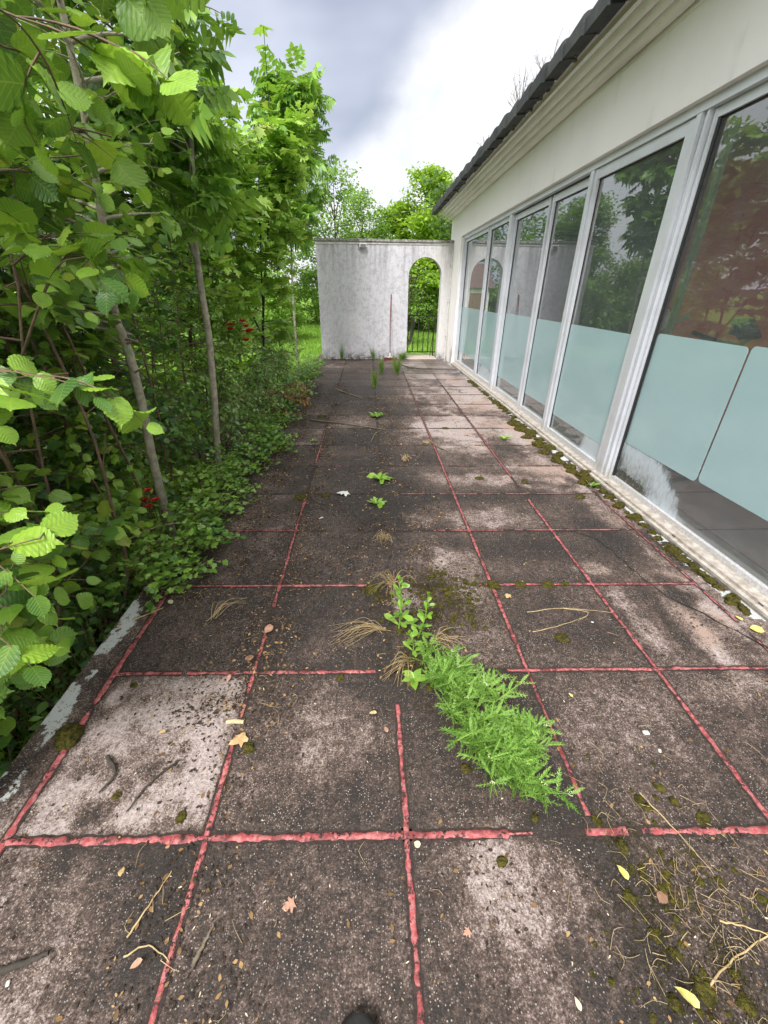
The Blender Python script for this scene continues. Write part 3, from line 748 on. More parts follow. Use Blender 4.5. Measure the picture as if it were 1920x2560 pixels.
mb = MB(); mb.box((6.9, -2.2, .001), (7.0, 4.74, 2.555)); hbuild(mb, 'red_back_wall', M_RED)
# light curtain strip behind the big pane
m, t = material('curtain'); P = t.pos(); wv = t.new('ShaderNodeTexWave'); t.set(wv, 'Scale', 6.); t.set(wv, 'Vector', P); t.set(wv, 'Distortion', 2.)
pbsdf(t, t.mix(wv.outputs[0], (.22, .22, .19), (.34, .34, .30)), .9)
mb = MB(); n = 7
pts = [(2.165+.010*math.sin(k*1.9), 3.17-.016*k) for k in range(n)]
mb.V = [(x, y, z) for z in (.02, 2.5) for x, y in pts]; mb.F = [[i, i+1, n+i+1, n+i] for i in range(n-1)]
hbuild(mb, 'curtain', m, smooth=True)

# cornice: stepped plaster moulding under the eaves
prof = [(-.01, .0), (-.01, -.060), (.012, -.062)]
for (d0_, d1_, zc_, r_) in ((.012, .10, -.030, .024), (.112, .165, -.006, .018), (.177, .235, .020, .020), (.247, .315, .046, .020)):
    for k_ in range(9):
        a_ = math.pi*k_/8; prof.append((d0_+(d1_-d0_)*(1-math.cos(a_))/2, zc_+.012-r_*math.sin(a_)))
    prof.append((d1_+.006, zc_+.036))
prof += [(.335, .070), (.345, .078), (.42, .080), (.42, .12), (-.01, .12)]
NYC = 26; mb = MB(); Vv = []
ys = np.linspace(Y0, Y1+.02, NYC)
for y in ys:
    for d, z in prof: Vv.append((FX(y)-d-(.03 if d < .3 else 0), y, ZS(y)+z))
k = len(prof); Ff = [[i*k+j, i*k+(j+1) % k, (i+1)*k+(j+1) % k, (i+1)*k+j] for i in range(NYC-1) for j in range(k)] + [list(range(k)), [(NYC-1)*k+j for j in range(k)][::-1]]
mb.add(Vv, Ff); co_ = hbuild(mb, 'cornice', M_CORN, smooth=True)
# crumbling mortar under the tiles
mb = MB(); g = np.random.default_rng(3)
for i in range(420):
    y = g.uniform(Y0, Y1); d = .385+g.normal(0, .012); z = ZS(y)+.073-g.random()*.010; s = g.uniform(.004, .016)
    if noise.noise(Vector((y*1.6, 0, 0))) < -.05: continue
    M = Matrix.Translation((FX(y)-d, y, z)) @ Matrix.Rotation(g.uniform(0, 3), 4, 'Z') @ Matrix.Rotation(g.uniform(0, 3), 4, 'X')
    mb.box((-s, -s*1.6, -s*.6), (s, s*1.6, s*.6), M=M)
hbuild(mb, 'crumbled_mortar', simple('mortar_crumb', (.20, .18, .14), (.06, .05, .04), 30, .9), co_)['kind'] = 'stuff'
# roof: slope with slate courses, and verge tiles along the eaves, each lapping the next
roof_pts = MB()
for i in range(26):
    d0 = .44-.26*i; 
for i in range(22):
    dd0 = .445-.30*i; dd1 = dd0-.32; zr = lambda y, d: ZS(y)+.135+(.445-d)*.36
    V = []
    for y in (Y0, Y1+.03):
        V += [(FX(y)-dd0, y, zr(y, dd0)+.012), (FX(y)-dd1, y, zr(y, dd1)-.004), (FX(y)-dd1, y, zr(y, dd1)-.03), (FX(y)-dd0, y, zr(y, dd0)-.006)]
    roof_pts.add(V, [(0, 1, 5, 4), (1, 2, 6, 5), (2, 3, 7, 6), (3, 0, 4, 7), (0, 3, 2, 1), (4, 5, 6, 7)])
hbuild(roof_pts, 'roof', M_SLATE)
mb = MB(); L = .34; y = Y1+.05; i = 0; g = np.random.default_rng(4)
while y > Y0:
    a, b = y-L-.025, y; jit = g.uniform(-.008, .008); dz = g.uniform(-.006, .006)
    lap = lambda yy: .012*(yy-a)/(L+.025)       # far end lifted over the next tile
    sec = [(.475, .046), (.478, .122), (.455, .140), (.36, .170), (.36, .058), (.40, .058)]
    V = []
    for yy in (a, b):
        for d, z in sec: V.append((FX(yy)-d-jit-(.022 if yy == a else 0), yy, ZS(yy)+z+dz+((.016 if z > .1 else -.012) if yy == a else 0)))
    q = len(sec); mb.add(V, [[j, (j+1) % q, q+(j+1) % q, q+j] for j in range(q)]+[list(range(q))[::-1], [q+j for j in range(q)]])
    y -= L; i += 1
hbuild(mb, 'verge_tiles', M_SLATE)

# windows
def pane_mesh(name, y0, y1, z0, z1, d, parent, fields):
    nyy = max(10, int((y1-y0)/.02)); nz = 90
    ya, za = np.meshgrid(np.linspace(y0, y1, nyy), np.linspace(0, 1, nz), indexing='ij')
    zz = z0+(z1(ya)-z0)*za
    V = np.stack([FX(ya)-d-2.1, ya-4, zz], -1).reshape(-1, 3); idx = np.arange(nyy*nz).reshape(nyy, nz)
    F = np.stack([idx[:-1, :-1], idx[:-1, 1:], idx[1:, 1:], idx[1:, :-1]], -1).reshape(-1, 4)
    haze, black, dust = fields(ya, zz)
    return mesh_np(name, V, F, M_GLASS, parent, smooth=True, attrs=dict(haze=haze.ravel(), black=black.ravel(), dust=dust.ravel()))
def fields_plain(strength=.0, side=0, hz_=.0):
    def fn(y, z):
        n = vnoise(y, z, 3, 41, 4)
        dust = (1-ss(z, .05, .5+.5*n))*strength
        h = (1-ss(np.hypot((y-side)/.55, (z-.05)/.45)+.4*(n-.5), .5, 1.0))*hz_
        return h, 0*y, dust
    return fn
def fields_big(y, z):
    n = vnoise(y, z, 5, 43, 4); r = np.hypot((3.22-y)/.95, (z-.02)/.43)+.28*(n-.5)
    h = (1-ss(r, .84, 1.10))*(.45+.5*ss(r, .3, .95)); h = np.where(z < .05, h, h)
    b = (1-ss(np.hypot((3.02-y)/.34, (z-.09)/.115)+.5*(n-.5), .5, 1.05))*.72
    return h*.95, b, (1-ss(z, .05, .45))*.25
# name, y near, y far, z bottom of frame, recess, stiles (near, far), film z range, pane fields
WINS = [
 ('tall narrow glazed panel at the far end of the glass wall, next to the arch wall', 7.86, 9.44, .05, .045, .05, .05, (.30, 1.15, 7.98, 9.40), fields_plain(.7, 8.0, 0)),
 ('second glazed panel from the arch wall', 6.83, 7.82, .05, .045, .055, .05, (.30, 1.15, 6.88, 7.78), fields_plain(.3, 7.3, .8)),
 ('middle sliding panel', 5.56, 6.72, .05, .07, .05, .05, (.27, 1.17, 5.6, 6.68), fields_plain(.5, 6, .0)),
 ('sliding panel under the exposed dark track', 4.62, 5.52, .05, .07, .045, .05, (.27, 1.17, 4.66, 5.48), fields_plain(.35, 5, .0)),
 ('wide door panel with white lime marks at its lower corner', 3.33, 4.55, .05, .03, .085, .06, (.26, 1.18, 3.42, 4.49), fields_plain(.35, 3.4, 1.0)),
 ('large picture window with a split frosted film and a lime-stained corner', .72, 3.22, .05, .05, .05, .035, None, fields_big),
 ('nearest picture window beside the photographer', -1.9, .66, .05, .05, .05, .05, (.42, 1.20, -1.8, .6), fields_plain(.3, 0, 0))]
for i, (lab, ya, yb, zb, rec, s1, s2, film, fields) in enumerate(WINS):
    zt = lambda y: ZH(y)-.055
    dz = -rec
    mb = MB()
    ri = .055; top = .075 if i in (2, 3, 4) else .05
    def stile(a, b): 
        fbox(mb, dz, dz-.05, a, b, zb, zt); fbox(mb, dz+.006, dz-.0, a+.008, b-.008, zb+.004, lambda y: zt(y)-.004)
    stile(ya, ya+s1); stile(yb-s2, yb)
    bz = zb+(.055 if i != 5 else .035)
    fbox(mb, dz, dz-.05, ya+s1, yb-s2, zb, bz)
    fbox(mb, dz, dz-.05, ya+s1, yb-s2, lambda y: zt(y)-top, zt)
    wroot = hbuild(mb, 'window', M_ALU)
    wroot['label'] = lab
    pane_mesh('pane', ya+s1+.001, yb-s2-.001, bz+.001, lambda y: zt(y)-top-.001, dz-.028, wroot, fields)
    g_ = MB()
    for (a, b) in ((ya+s1, ya+s1+.006), (yb-s2-.006, yb-s2)): fbox(g_, dz-.018, dz-.0265, a, b, bz, lambda y: zt(y)-top)
    fbox(g_, dz-.018, dz-.0265, ya+s1+.006, yb-s2-.006, lambda y: zt(y)-top-.008, lambda y: zt(y)-top)
    if i == 5: fbox(g_, dz-.0065, dz-.018, yb-s2-.022, yb-s2, bz, lambda y: zt(y)-top)
    hbuild(g_, 'gasket', M_RUBBER, wroot)
    films = [film] if film else [(.385, 1.215, 2.375, 3.165), (.40, 1.225, .78, 2.36)]
    for (z0, z1, a, b) in films:
        fmb = MB(); r_ = .03; poly = []
        for (cy, cz, a0) in ((b-r_, z1-r_, 0), (a+r_, z1-r_, 90), (a+r_, z0+r_, 180), (b-r_, z0+r_, 270)):
            for q in range(5):
                th = R(a0+q*22.5); poly.append((cy+r_*math.cos(th), cz+r_*math.sin(th)))
        dd = dz-.0262; n_ = len(poly)
        fmb.add([(FX(y)-dd, y, z) for y, z in poly]+[(FX(y)-dd+.0015, y, z) for y, z in poly], [list(range(n_)), list(range(n_, 2*n_))[::-1]]+[[q, (q+1) % n_, n_+(q+1) % n_, n_+q] for q in range(n_)])
        hbuild(fmb, 'privacy_film', M_FILM, wroot)
# posts, head track, threshold
mb = MB()
fbox(mb, -.02, -.09, 6.725, 6.825, .05, lambda y: ZH(y)-.03)
pt = []; hbuild(mb, 'frame_post', M_ALU)
mb = MB(); fbox(mb, -.012, -.09, 4.555, 4.615, .05, lambda y: ZH(y)-.03); hbuild(mb, 'frame_post', M_ALU)
mb = MB()
for a, b, d in ((3.225, 3.245, -.02), (3.25, 3.275, -.035), (3.28, 3.325, -.012)): fbox(mb, d, -.09, a, b, .05, lambda y: ZH(y)-.03)
hbuild(mb, 'frame_post', M_ALU)
mb = MB(); fbox(mb, -.012, -.09, .665, .715, .05, lambda y: ZH(y)-.03); hbuild(mb, 'frame_post', M_ALU)
mb = MB(); fbox(mb, -.012, -.10, 9.445, 9.495, .05, lambda y: ZH(y)-.03); hbuild(mb, 'frame_post', M_ALU)
mb = MB(); fbox(mb, -.008, -.12, Y0, 9.497, lambda y: ZH(y)-.052, lambda y: ZH(y)-.001); hbuild(mb, 'head_track', M_ALU)
mb = MB(); fbox(mb, -.062, -.12, 4.63, 6.71, lambda y: ZH(y)-.066, lambda y: ZH(y)-.053); hbuild(mb, 'track_slot', M_RUBBER)
mb = MB(); fbox(mb, .045, -.02, Y0, 9.52, -.02, .030); fbox(mb, .02, -.15, Y0, 9.50, .030, .0495); fbox(mb, .052, .046, Y0, 9.515, .018, .034); hbuild(mb, 'threshold', M_SILL)
for y in (3.12, 2.28, 1.6):
    mb = MB(); fbox(mb, .0205, .017, y-.03, y, .036, .043); hbuild(mb, 'drain_slot', M_RUBBER)

# ------------------------------------------------------------------ ARCH WALL
m, t = material('weathered_wall'); P = t.pos()
n1 = t.noise(26, 6, .75, t.scalev(P, (1, 1, .38))); n2 = t.noise(13, 7, .78, P); n3 = t.noise(70, 5, .7, P); n4 = t.noise(2, 3, .6, P)
c = t.mix(t.math('MULTIPLY', t.smooth(n1, .46, .72), .7), (.60, .59, .64), (.36, .35, .38)); c = t.mix(t.math('MULTIPLY', t.smooth(n2, .48, .60), .55), c, (.36, .345, .365))
c = t.mix(t.math('MULTIPLY', t.smooth(n4, .5, .7), .25), c, (.80, .79, .80))
spz = t.new('ShaderNodeSeparateXYZ'); t.set(spz, 0, P)
c = t.mix(t.math('MULTIPLY', t.smooth(spz.outputs[0], 1.0, 1.6), .55), c, (.70, .68, .65))
low = t.math('MULTIPLY', t.smooth(spz.outputs[2], .22, .0), t.smooth(n2, .35, .6)); c = t.mix(low, c, (.12, .10, .085))
stk = t.math('MULTIPLY', t.smooth(t.noise(9, 5, .7, t.scalev(P, (1, 1, .05))), .48, .62), t.smooth(spz.outputs[2], 1.2, 2.3)); c = t.mix(t.math('MULTIPLY', stk, .45), c, (.22, .21, .21))
pk = t.math('MULTIPLY', t.smooth(t.noise(5, 4, .6, t.scalev(P, (1, 1, .4))), .60, .70), t.smooth(spz.outputs[2], 1.1, .3)); c = t.mix(t.math('MULTIPLY', pk, .35), c, (.50, .30, .34))
pbsdf(t, c, .9, 0, t.bump(t.math('ADD', t.math('ADD', n1, n2), n3), .8, .012), .2); M_AW = m
WX0, WX1, WY0, WY1, WZ = -1.075, 1.855, 10.2, 10.42, 2.315
AX0, AX1, AZ = .895, 1.615, 1.70; AC = (AX0+AX1)/2; AR = (AX1-AX0)/2
wall = empty('garden_wall', (.4, 10.3, 0), label='weathered white garden wall with a round-headed archway at the end of the terrace', cat='wall')
def wz(x): return WZ+.02*(1-(x-WX0)/(WX1-WX0))
N = 24
arch = [(AX0, -.3), (AX0, AZ)]+[(AC-AR*math.cos(math.pi*k/N), AZ+AR*math.sin(math.pi*k/N)*1.0) for k in range(1, N)]+[(AX1, AZ), (AX1, -.3)]
mb = MB(); V = []; F = []
na_ = len(arch)
outer = [(WX0, -.3), (WX0, AZ)]+[None]*(N-1)+[(WX1, AZ), (WX1, -.3)]
for k in range(1, N): x = AC-AR*math.cos(math.pi*k/N); outer[1+k] = (x, wz(x))
outer[1] = (WX0, AZ); outer[N+1] = (WX1, AZ)
for yy in (WY0, WY1):
    for (x, z) in arch: V.append((x, yy, z))
    for (x, z) in outer: V.append((x, yy, z))
    V.append((WX0, yy, wz(WX0))); V.append((WX1, yy, wz(WX1)))
h = 2*na_+2
def quad2(a, b, c_, d): F.append([a, b, c_, d]); F.append([d+h, c_+h, b+h, a+h])
for k in range(na_-1):
    if k == 1:
        F.append([1, 2, na_+2, 2*na_]); F.append([1+h, 2*na_+h, na_+2+h, 2+h]); F.append([1, 2*na_, na_+1]); F.append([1+h, na_+1+h, 2*na_+h]); continue
    if k == na_-3:
        F.append([k, k+1, 2*na_+1, na_+k]); F.append([k+h, na_+k+h, 2*na_+1+h, k+1+h]); F.append([k+1, na_+k+1, 2*na_+1]); F.append([k+1+h, 2*na_+1+h, na_+k+1+h]); continue
    quad2(k, k+1, na_+k+1, na_+k)
for k in range(na_-1): F.append([k, k+h, k+1+h, k+1])
ring = [na_, na_+1, 2*na_]+[na_+k for k in range(2, na_-2)]+[2*na_+1, 2*na_-2, 2*na_-1]
for a, b in zip(ring[:-1], ring[1:]): F.append([a, b, b+h, a+h])
mb.add(V, F)
def wbuild(mb, name, mat, **k): mb.V = [tuple(Vector(v)-Vector((.4, 10.3, 0))) for v in mb.V]; return mb.build(name, mat, wall, **k)
wbuild(mb, 'wall_body', M_AW)
M_CAP = simple('wall_coping', (.36, .35, .33), (.13, .12, .105), 22, .9, bump=.7)
mb = MB(); g = np.random.default_rng(2); n = 60; V = []
for i in range(n+1):
    x = WX0-.03+(WX1-.003-WX0+.03)*i/n; j = g.normal(0, .003); e = g.normal(0, .004)
    V += [(x, WY0-.035+j, wz(x)+.002), (x, WY1+.03, wz(x)+.002), (x, WY1+.03, wz(x)+.052+e), (x, WY0-.035+j, wz(x)+.045+e)]
mb.add(V, [[i*4+q, i*4+(q+1) % 4, i*4+4+(q+1) % 4, i*4+4+q] for i in range(n) for q in range(4)]+[[0, 1, 2, 3], [n*4+3, n*4+2, n*4+1, n*4]])
wbuild(mb, 'coping', M_CAP)
M_WPAINT = simple('white_paint_old', (.66, .65, .62), (.50, .48, .44), 10, .6)
mb = MB(); mb.box((WX0-.01, WY0-.012, WZ-.035), (WX1-.004, WY0-.001, WZ-.004)); wbuild(mb, 'drip_band', M_WPAINT)
# the downpipe in the corner
pipe = empty('downpipe', (1.80, 10.13, 0), label='thin white pipe running up the corner between arch wall and house', cat='pipe')
mb = MB(); mb.tube([(0, 0, 0), (0, 0, 1.1), (.006, 0, 2.26)], .013, 10); o = mb.build('pipe', M_WPAINT, pipe, True)
M_CLIP = simple('clip_metal', (.3, .3, .3), None, 40, .4, .6)
for z in (.5, 1.2, 1.9): MB().box((-.02, -.004, z), (.02, .068, z+.012)).build('clip', M_CLIP, pipe)
# floodlight
fl = empty('floodlight', (-.085, 10.198, 2.25), label='small white floodlight fixed under the coping of the arch wall', cat='lamp')
mb = MB(); mb.box((-.075, -.10, -.035), (.075, -.02, .04), .008); mb.build('housing', M_WPAINT, fl)
mb = MB(); mb.box((-.05, -.105, -.022), (.058, -.1005, .028)); mb.build('lens', simple('lamp_glass', (.10, .10, .11), (.2, .2, .2), 60, .15), fl)
mb = MB(); mb.box((-.02, -.02, -.02), (.02, -.001, .05)); mb.tube([(-.075, -.03, .02), (-.10, -.01, .03), (-.10, -.006, -.06), (-.06, -.006, -.075)], .005, 6); mb.build('bracket', simple('grey_cable', (.25, .25, .24), None, 30, .5), fl)
# balustrade beyond the arch
M_IRON = simple('black_iron', (.012, .012, .013), (.03, .025, .02), 30, .45, .3)
gate = empty('metal_railing', (1.25, 10.62, 0), label='black metal railing with upright bars across the archway', cat='railing')
mb = MB(); mb.box((-.95, -.015, .895), (.62, .015, .925)); mb.build('top_rail', M_IRON, gate)
mb = MB(); mb.box((-.95, -.012, .10), (.62, .012, .122)); mb.build('bottom_rail', M_IRON, gate)
for k in range(13):
    x = -.90+k*.122; mb = MB(); mb.box((x-.009, -.009, .122), (x+.009, .009, .895)); mb.build('bar', M_IRON, gate)
for x in (-.94, .33):
    mb = MB(); mb.box((x-.012, -.012, .0), (x+.012, .012, .10)); mb.box((x-.03, -.03, .0), (x+.03, .03, .008)); mb.build('post', M_IRON, gate)
tag(MB().box((AX0+.002, 10.14, .002), (AX1-.002, 10.78, .016), .004).build('threshold_slab', simple('pale_threshold', (.52, .43, .38), (.40, .33, .29), 14, .45)), 'pale pinkish stone slab laid in the archway', 'slab')
# broom
M_RUST = simple('broom_handle_red', (.20, .055, .045), (.14, .04, .03), 20, .5)
br = empty('broom', (.50, 10.02, 0), label='broom with reddish handle and red bristles leaning against the arch wall', cat='broom')
mb = MB(); mb.tube([(0, .0, .15), (.0, .09, .75), (.02, .165, 1.36)], .010, 10); mb.build('handle', M_RUST, br, True)
mb = MB(); mb.tube([(0, -.004, .075), (0, 0, .17)], [.03, .017], 10); mb.box((-.055, -.025, .06), (.055, .025, .085), .006); mb.build('socket', simple('white_plastic', (.7, .7, .68), None, 30, .4), br)
mb = MB(); mb.box((-.15, -.03, .045), (.15, .03, .062), .005); mb.build('brush_block', simple('red_block', (.16, .02, .02), (.08, .015, .012), 30, .5), br)
mb = MB(); g = np.random.default_rng(8)
for k in range(260):
    x = g.uniform(-.145, .145); y = g.uniform(-.025, .025); mb.tube([(x, y, .046), (x*1.08, y*1.5, .002)], .0022, 3, False)
mb.build('bristles', simple('red_bristles', (.30, .02, .015), (.10, .02, .015), 80, .6), br)
# long tool behind the jamb
tl = empty('garden_pole', (1.50, 10.56, 0), label='dark pole with a yellow grip leaning behind the right side of the archway', cat='tool')
mb = MB(); mb.tube([(0, 0, .016), (.035, 0, .35), (.075, -.01, .62), (.12, -.02, .86), (.135, -.02, .93)], [.006, .009, .011, .013, .012], 8); mb.build('shaft', M_IRON, tl, True)
mb = MB(); mb.tube([(.135, -.02, .92), (.148, -.02, .98), (.135, -.02, 1.03), (.115, -.02, 1.035)], [.014, .017, .016, .012], 8); mb.build('grip', simple('yellow_grip', (.55, .36, .10), (.4, .22, .06), 30, .5), tl, True)

# ------------------------------------------------------------------ things inside the room, seen through the big window
M_BLK = simple('black_plastic', (.02, .02, .022), (.035, .035, .035), 30, .4)
M_GRYP = simple('grey_plastic', (.42, .42, .42), (.3, .3, .3), 30, .4)
bk = empty('exercise_bike', (2.66, 3.66, 0), rz=R(200), label='black exercise bike standing inside behind the picture window', cat='exercise bike')
mb = MB()
for y in (-.45, .45): mb.tube([(-.25, y, .04), (.25, y, .04)], .03, 10)
mb.tube([(0, -.45, .05), (0, .45, .05)], .03, 8); mb.tube([(0, .1, .06), (0, .38, .65), (0, .46, 1.12)], .028, 8); mb.tube([(0, -.05, .1), (0, -.28, .78)], .028, 8)
mb.build('frame', M_BLK, bk, True)
mb = MB(); mb.tube([(-.05, .12, .32), (.05, .12, .32)], .22, 20); mb.build('flywheel', M_GRYP, bk, True)
mb = MB(); mb.box((-.10, -.40, .78), (.10, -.14, .86), .03); mb.build('saddle', M_BLK, bk)
mb = MB(); M = Matrix.Translation((0, .46, 1.24)) @ Matrix.Rotation(R(-50), 4, 'X'); mb.box((-.12, -.085, -.02), (.12, .085, .02), .012, M=M); mb.build('console', M_BLK, bk)
mb = MB(); mb.box((-.085, -.045, .0205), (.085, .06, .0225), M=M); mb.build('screen', simple('screen_grey', (.12, .13, .13), None, 10, .2), bk)
mb = MB(); mb.tube([(-.22, .22, 1.20), (-.20, .40, 1.16), (0, .45, 1.12), (.20, .40, 1.16), (.22, .22, 1.20)], .017, 8); mb.build('handlebar', M_BLK, bk, True)
wt = empty('rowing_machine', (2.78, 4.15, 0), rz=R(20), label='white and grey fitness machine further back inside the room', cat='fitness machine')
mb = MB(); mb.tube([(0, 0, .05), (.05, .05, .7), (.0, .1, 1.25)], [.06, .05, .04], 10); mb.box((-.3, -.5, .01), (.3, .5, .09), .02); mb.build('body', M_GRYP, wt, True)
mb = MB(); mb.box((-.16, .04, 1.14), (.16, .12, 1.33), .03); mb.build('console', simple('white_gloss', (.7, .7, .7), None, 20, .3), wt)
mb = MB(); mb.tube([(-.2, -.1, 1.28), (-.18, .1, 1.18), (.18, .1, 1.18), (.2, -.1, 1.28)], .02, 8); mb.build('handlebar', M_GRYP, wt, True)
# ------------------------------------------------------------------ SHRUBS AND TREES ALONG THE LEFT EDGE
def clear_of(fn): return fn
def left_keep(b, xmax=lambda y, z: -.2):
    b = np.array(b)
    def k(p):
        q = p+b
        if q[1] < .45 and q[0] > -1.2: return False
        d = math.hypot(q[0], q[1])
        if d < .62: return False
        return q[0] < xmax(q[1], q[2])
    return k
# silhouette limit of the hedge: bulges over the terrace with height
def hedge_lim(y, z):
    if z < .25: return -1.42 if y > 2.2 else -1.5
    return -1.50 + min(.62, .42*max(0, z-1.15)) + .06*math.sin(y*3.1)*min(1, z)
def near_lim(y, z):
    # foliage close to the camera
    if z < .2: return -1.50
    if z < .9: return -1.18-.12*(y < 1.2)
    return -1.18+min(.85, .72*(z-.9))
L_H = 'hazel shrub'
# 1 big-leaved hazel nearest the camera
b = (-1.9, 1.35, -.62)
grow('hazel_shrub', b, [[b, (-1.75, 1.3, .4), (-1.45, 1.2, 1.3), (-1.0, 1.1, 2.2), (-.75, 1.0, 2.7)], [b, (-1.8, 1.5, .3), (-1.55, 1.65, 1.2), (-1.25, 1.7, 2.1), (-1.1, 1.8, 3.0)],
     [b, (-1.7, 1.7, .1), (-1.45, 1.6, .28), (-1.28, 1.6, 1.14), (-1.15, 1.6, 1.57), (-1.0, 1.5, 2.3)], [b, (-2.1, 1.2, .5), (-2.0, .9, 1.4), (-1.7, .7, 2.4)]],
     'large-leaved hazel shrub with several thin stems, nearest the camera at the left edge', 'shrub', 'round', M_HAZEL, M_STEM, size=.070, detail=2, limbs=24, limb_len=(.62, .55), h0=.2, up=.2,
     twigs=8, twig_len=.28, spacing=.055, seed=11, r0=.016, keep=left_keep(b, near_lim), leafup=.8)
for i, (pp, sd) in enumerate([([(-1.3, 1.25, 1.5), (-1.0, 1.05, 1.74), (-.62, .86, 1.84), (-.42, .80, 1.80)], 1), ([(-1.3, 1.2, 1.65), (-.95, 1.15, 1.9), (-.6, 1.05, 2.0), (-.40, .95, 1.93)], 2), ([(-1.4, 1.3, 1.0), (-1.1, 1.1, 1.25), (-.85, .95, 1.34), (-.66, .9, 1.33)], 3),
        ([(-1.5, 1.1, .7), (-1.15, .95, .95), (-.92, .8, 1.02), (-.80, .74, .98)], 4), ([(-1.3, 1.6, 1.2), (-1.0, 1.5, 1.5), (-.8, 1.4, 1.6), (-.68, 1.3, 1.55)], 5), ([(-1.4, 1.2, .5), (-1.2, .95, .72), (-1.0, .8, .80), (-.86, .72, .78)], 6), ([(-1.3, 1.3, 1.75), (-.95, 1.25, 2.05), (-.66, 1.2, 2.2), (-.5, 1.2, 2.15)], 7)]):
    sub_, _ = grow('tmp', b, [pp], 'x', 'x', 'round', M_HAZEL, M_STEM, size=.068, detail=2, limbs=8, limb_len=(.16, .11), h0=.35, up=.1, twigs=1, twig_len=.10, spacing=.055, seed=200+sd, r0=.005, part='leaves', keep=lambda p: math.hypot(*(p+np.array((-1.9, 1.35, -.62)))[:2]) > .6, leafup=.9, tipsize=1.2)
    root = [o for o in bpy.data.objects if o.name == 'hazel_shrub'][0]
    for ch in [o for o in bpy.data.objects if o.parent == sub_]:
        ch.parent = root; ch.name = 'leaves' if 'leaves' in ch.name else 'branch'
    bpy.data.objects.remove(sub_)
# 2 low hazel sprout close to the camera, bottom left
b = (-1.62, .95, -.6)
grow('hazel_sprout', b, [[b, (-1.5, .92, .1), (-1.2, .85, .55), (-1.0, .8, .95)], [b, (-1.7, 1.1, .2), (-1.5, 1.15, .6)], [b, (-1.55, .8, .0), (-1.35, .72, .4), (-1.15, .7, .7)]],
     'low hazel sprout with bright round leaves beside the white terrace edge', 'shrub', 'round', M_HAZEL, M_STEM, size=.085, detail=2, limbs=9, limb_len=(.35, .25), h0=.3, up=.3,
     twigs=4, twig_len=.2, spacing=.06, seed=12, r0=.009, keep=left_keep(b, lambda y, z: -1.42 if z < .15 else -.92), leafup=1.1)
# 3 grey trunk A
b = (-1.55, 2.78, -.35)
grow('young_tree', b, [[b, (-1.54, 2.75, 0), (-1.50, 2.7, .42), (-1.40, 2.6, 1.05), (-1.37, 2.5, 1.4), (-1.28, 2.45, 1.73), (-1.2, 2.4, 2.2), (-1.15, 2.4, 3.1)]],
     'young tree with a smooth grey leaning trunk rising from the terrace edge', 'tree', 'round', M_HAZEL, M_BARK, size=.06, detail=1, limbs=44, limb_len=(.9, .6), h0=.42, up=.3,
     twigs=9, twig_len=.28, spacing=.06, seed=13, r0=.036, rtop=.3, keep=left_keep(b, lambda y, z: hedge_lim(y, z)+.04+.08*(z > 1.3)), leafup=.9)
# 4 trunk B, forked, ash leaves
b = (-1.47, 3.76, -.35)
grow('ash_tree', b, [[b, (-1.46, 3.74, 0), (-1.32, 3.7, 1.01), (-1.28, 3.65, 1.67), (-1.21, 3.6, 2.03), (-1.14, 3.6, 2.46), (-1.08, 3.6, 3.2), (-1.05, 3.6, 3.9)],
     [(-1.28, 3.65, 1.67), (-1.31, 3.55, 1.95), (-1.33, 3.45, 2.3), (-1.25, 3.3, 3.3)]],
     'forked ash tree with a slim pale trunk and feathery leaves over the terrace edge', 'tree', 'ash', M_ASH, M_BARK, size=.22, detail=1, limbs=24, limb_len=(.5, .42), h0=.45, up=.5,
     twigs=4, twig_len=.2, spacing=.09, seed=14, r0=.034, rtop=.3, keep=left_keep(b, lambda y, z: -1.24+.17*max(0, z-1)), leafup=.8)
# dense dark shrubs filling the hedge behind
for i, (x, y, h, sd, lab) in enumerate([(-2.6, 2.2, 4.1, 21, 'tall dark leafy shrub filling the hedge behind the grey leaning trunk'), (-2.3, 3.9, 4.0, 22, 'tall dark leafy shrub filling the hedge behind the forked ash'),
        (-2.9, 5.6, 3.4, 23, 'dark shrub in the middle of the hedge behind the roses'), (-3.3, 1.2, 3.4, 24, 'dark shrub behind the nearest hazel stems'), (-4.6, 3.4, 3.6, 25, 'dark shrub at the back of the hedge away from the terrace')]):
    b = (x, y, -.6)
    grow('leafy_shrub', b, [[b, (x+.1, y, h*.4), (x+.25, y+.05, h*.75), (x+.3, y, h)], [b, (x+.3, y+.3, h*.3), (x+.5, y+.4, h*.8)], [b, (x+.25, y-.35, h*.3), (x+.55, y-.4, h*.75)]],
         lab, 'shrub', 'ovate' if i % 2 else 'round', M_DARKLEAF if i != 1 else M_HAZEL, M_STEM, size=.066, detail=1 if i < 2 else 0, limbs=30, limb_len=(1.0, .6), h0=.06, up=.35, twigs=9, twig_len=.32,
         spacing=.048, seed=sd, r0=.022, keep=left_keep(b, lambda y_, z: hedge_lim(y_, z)-.05), leafup=.9)
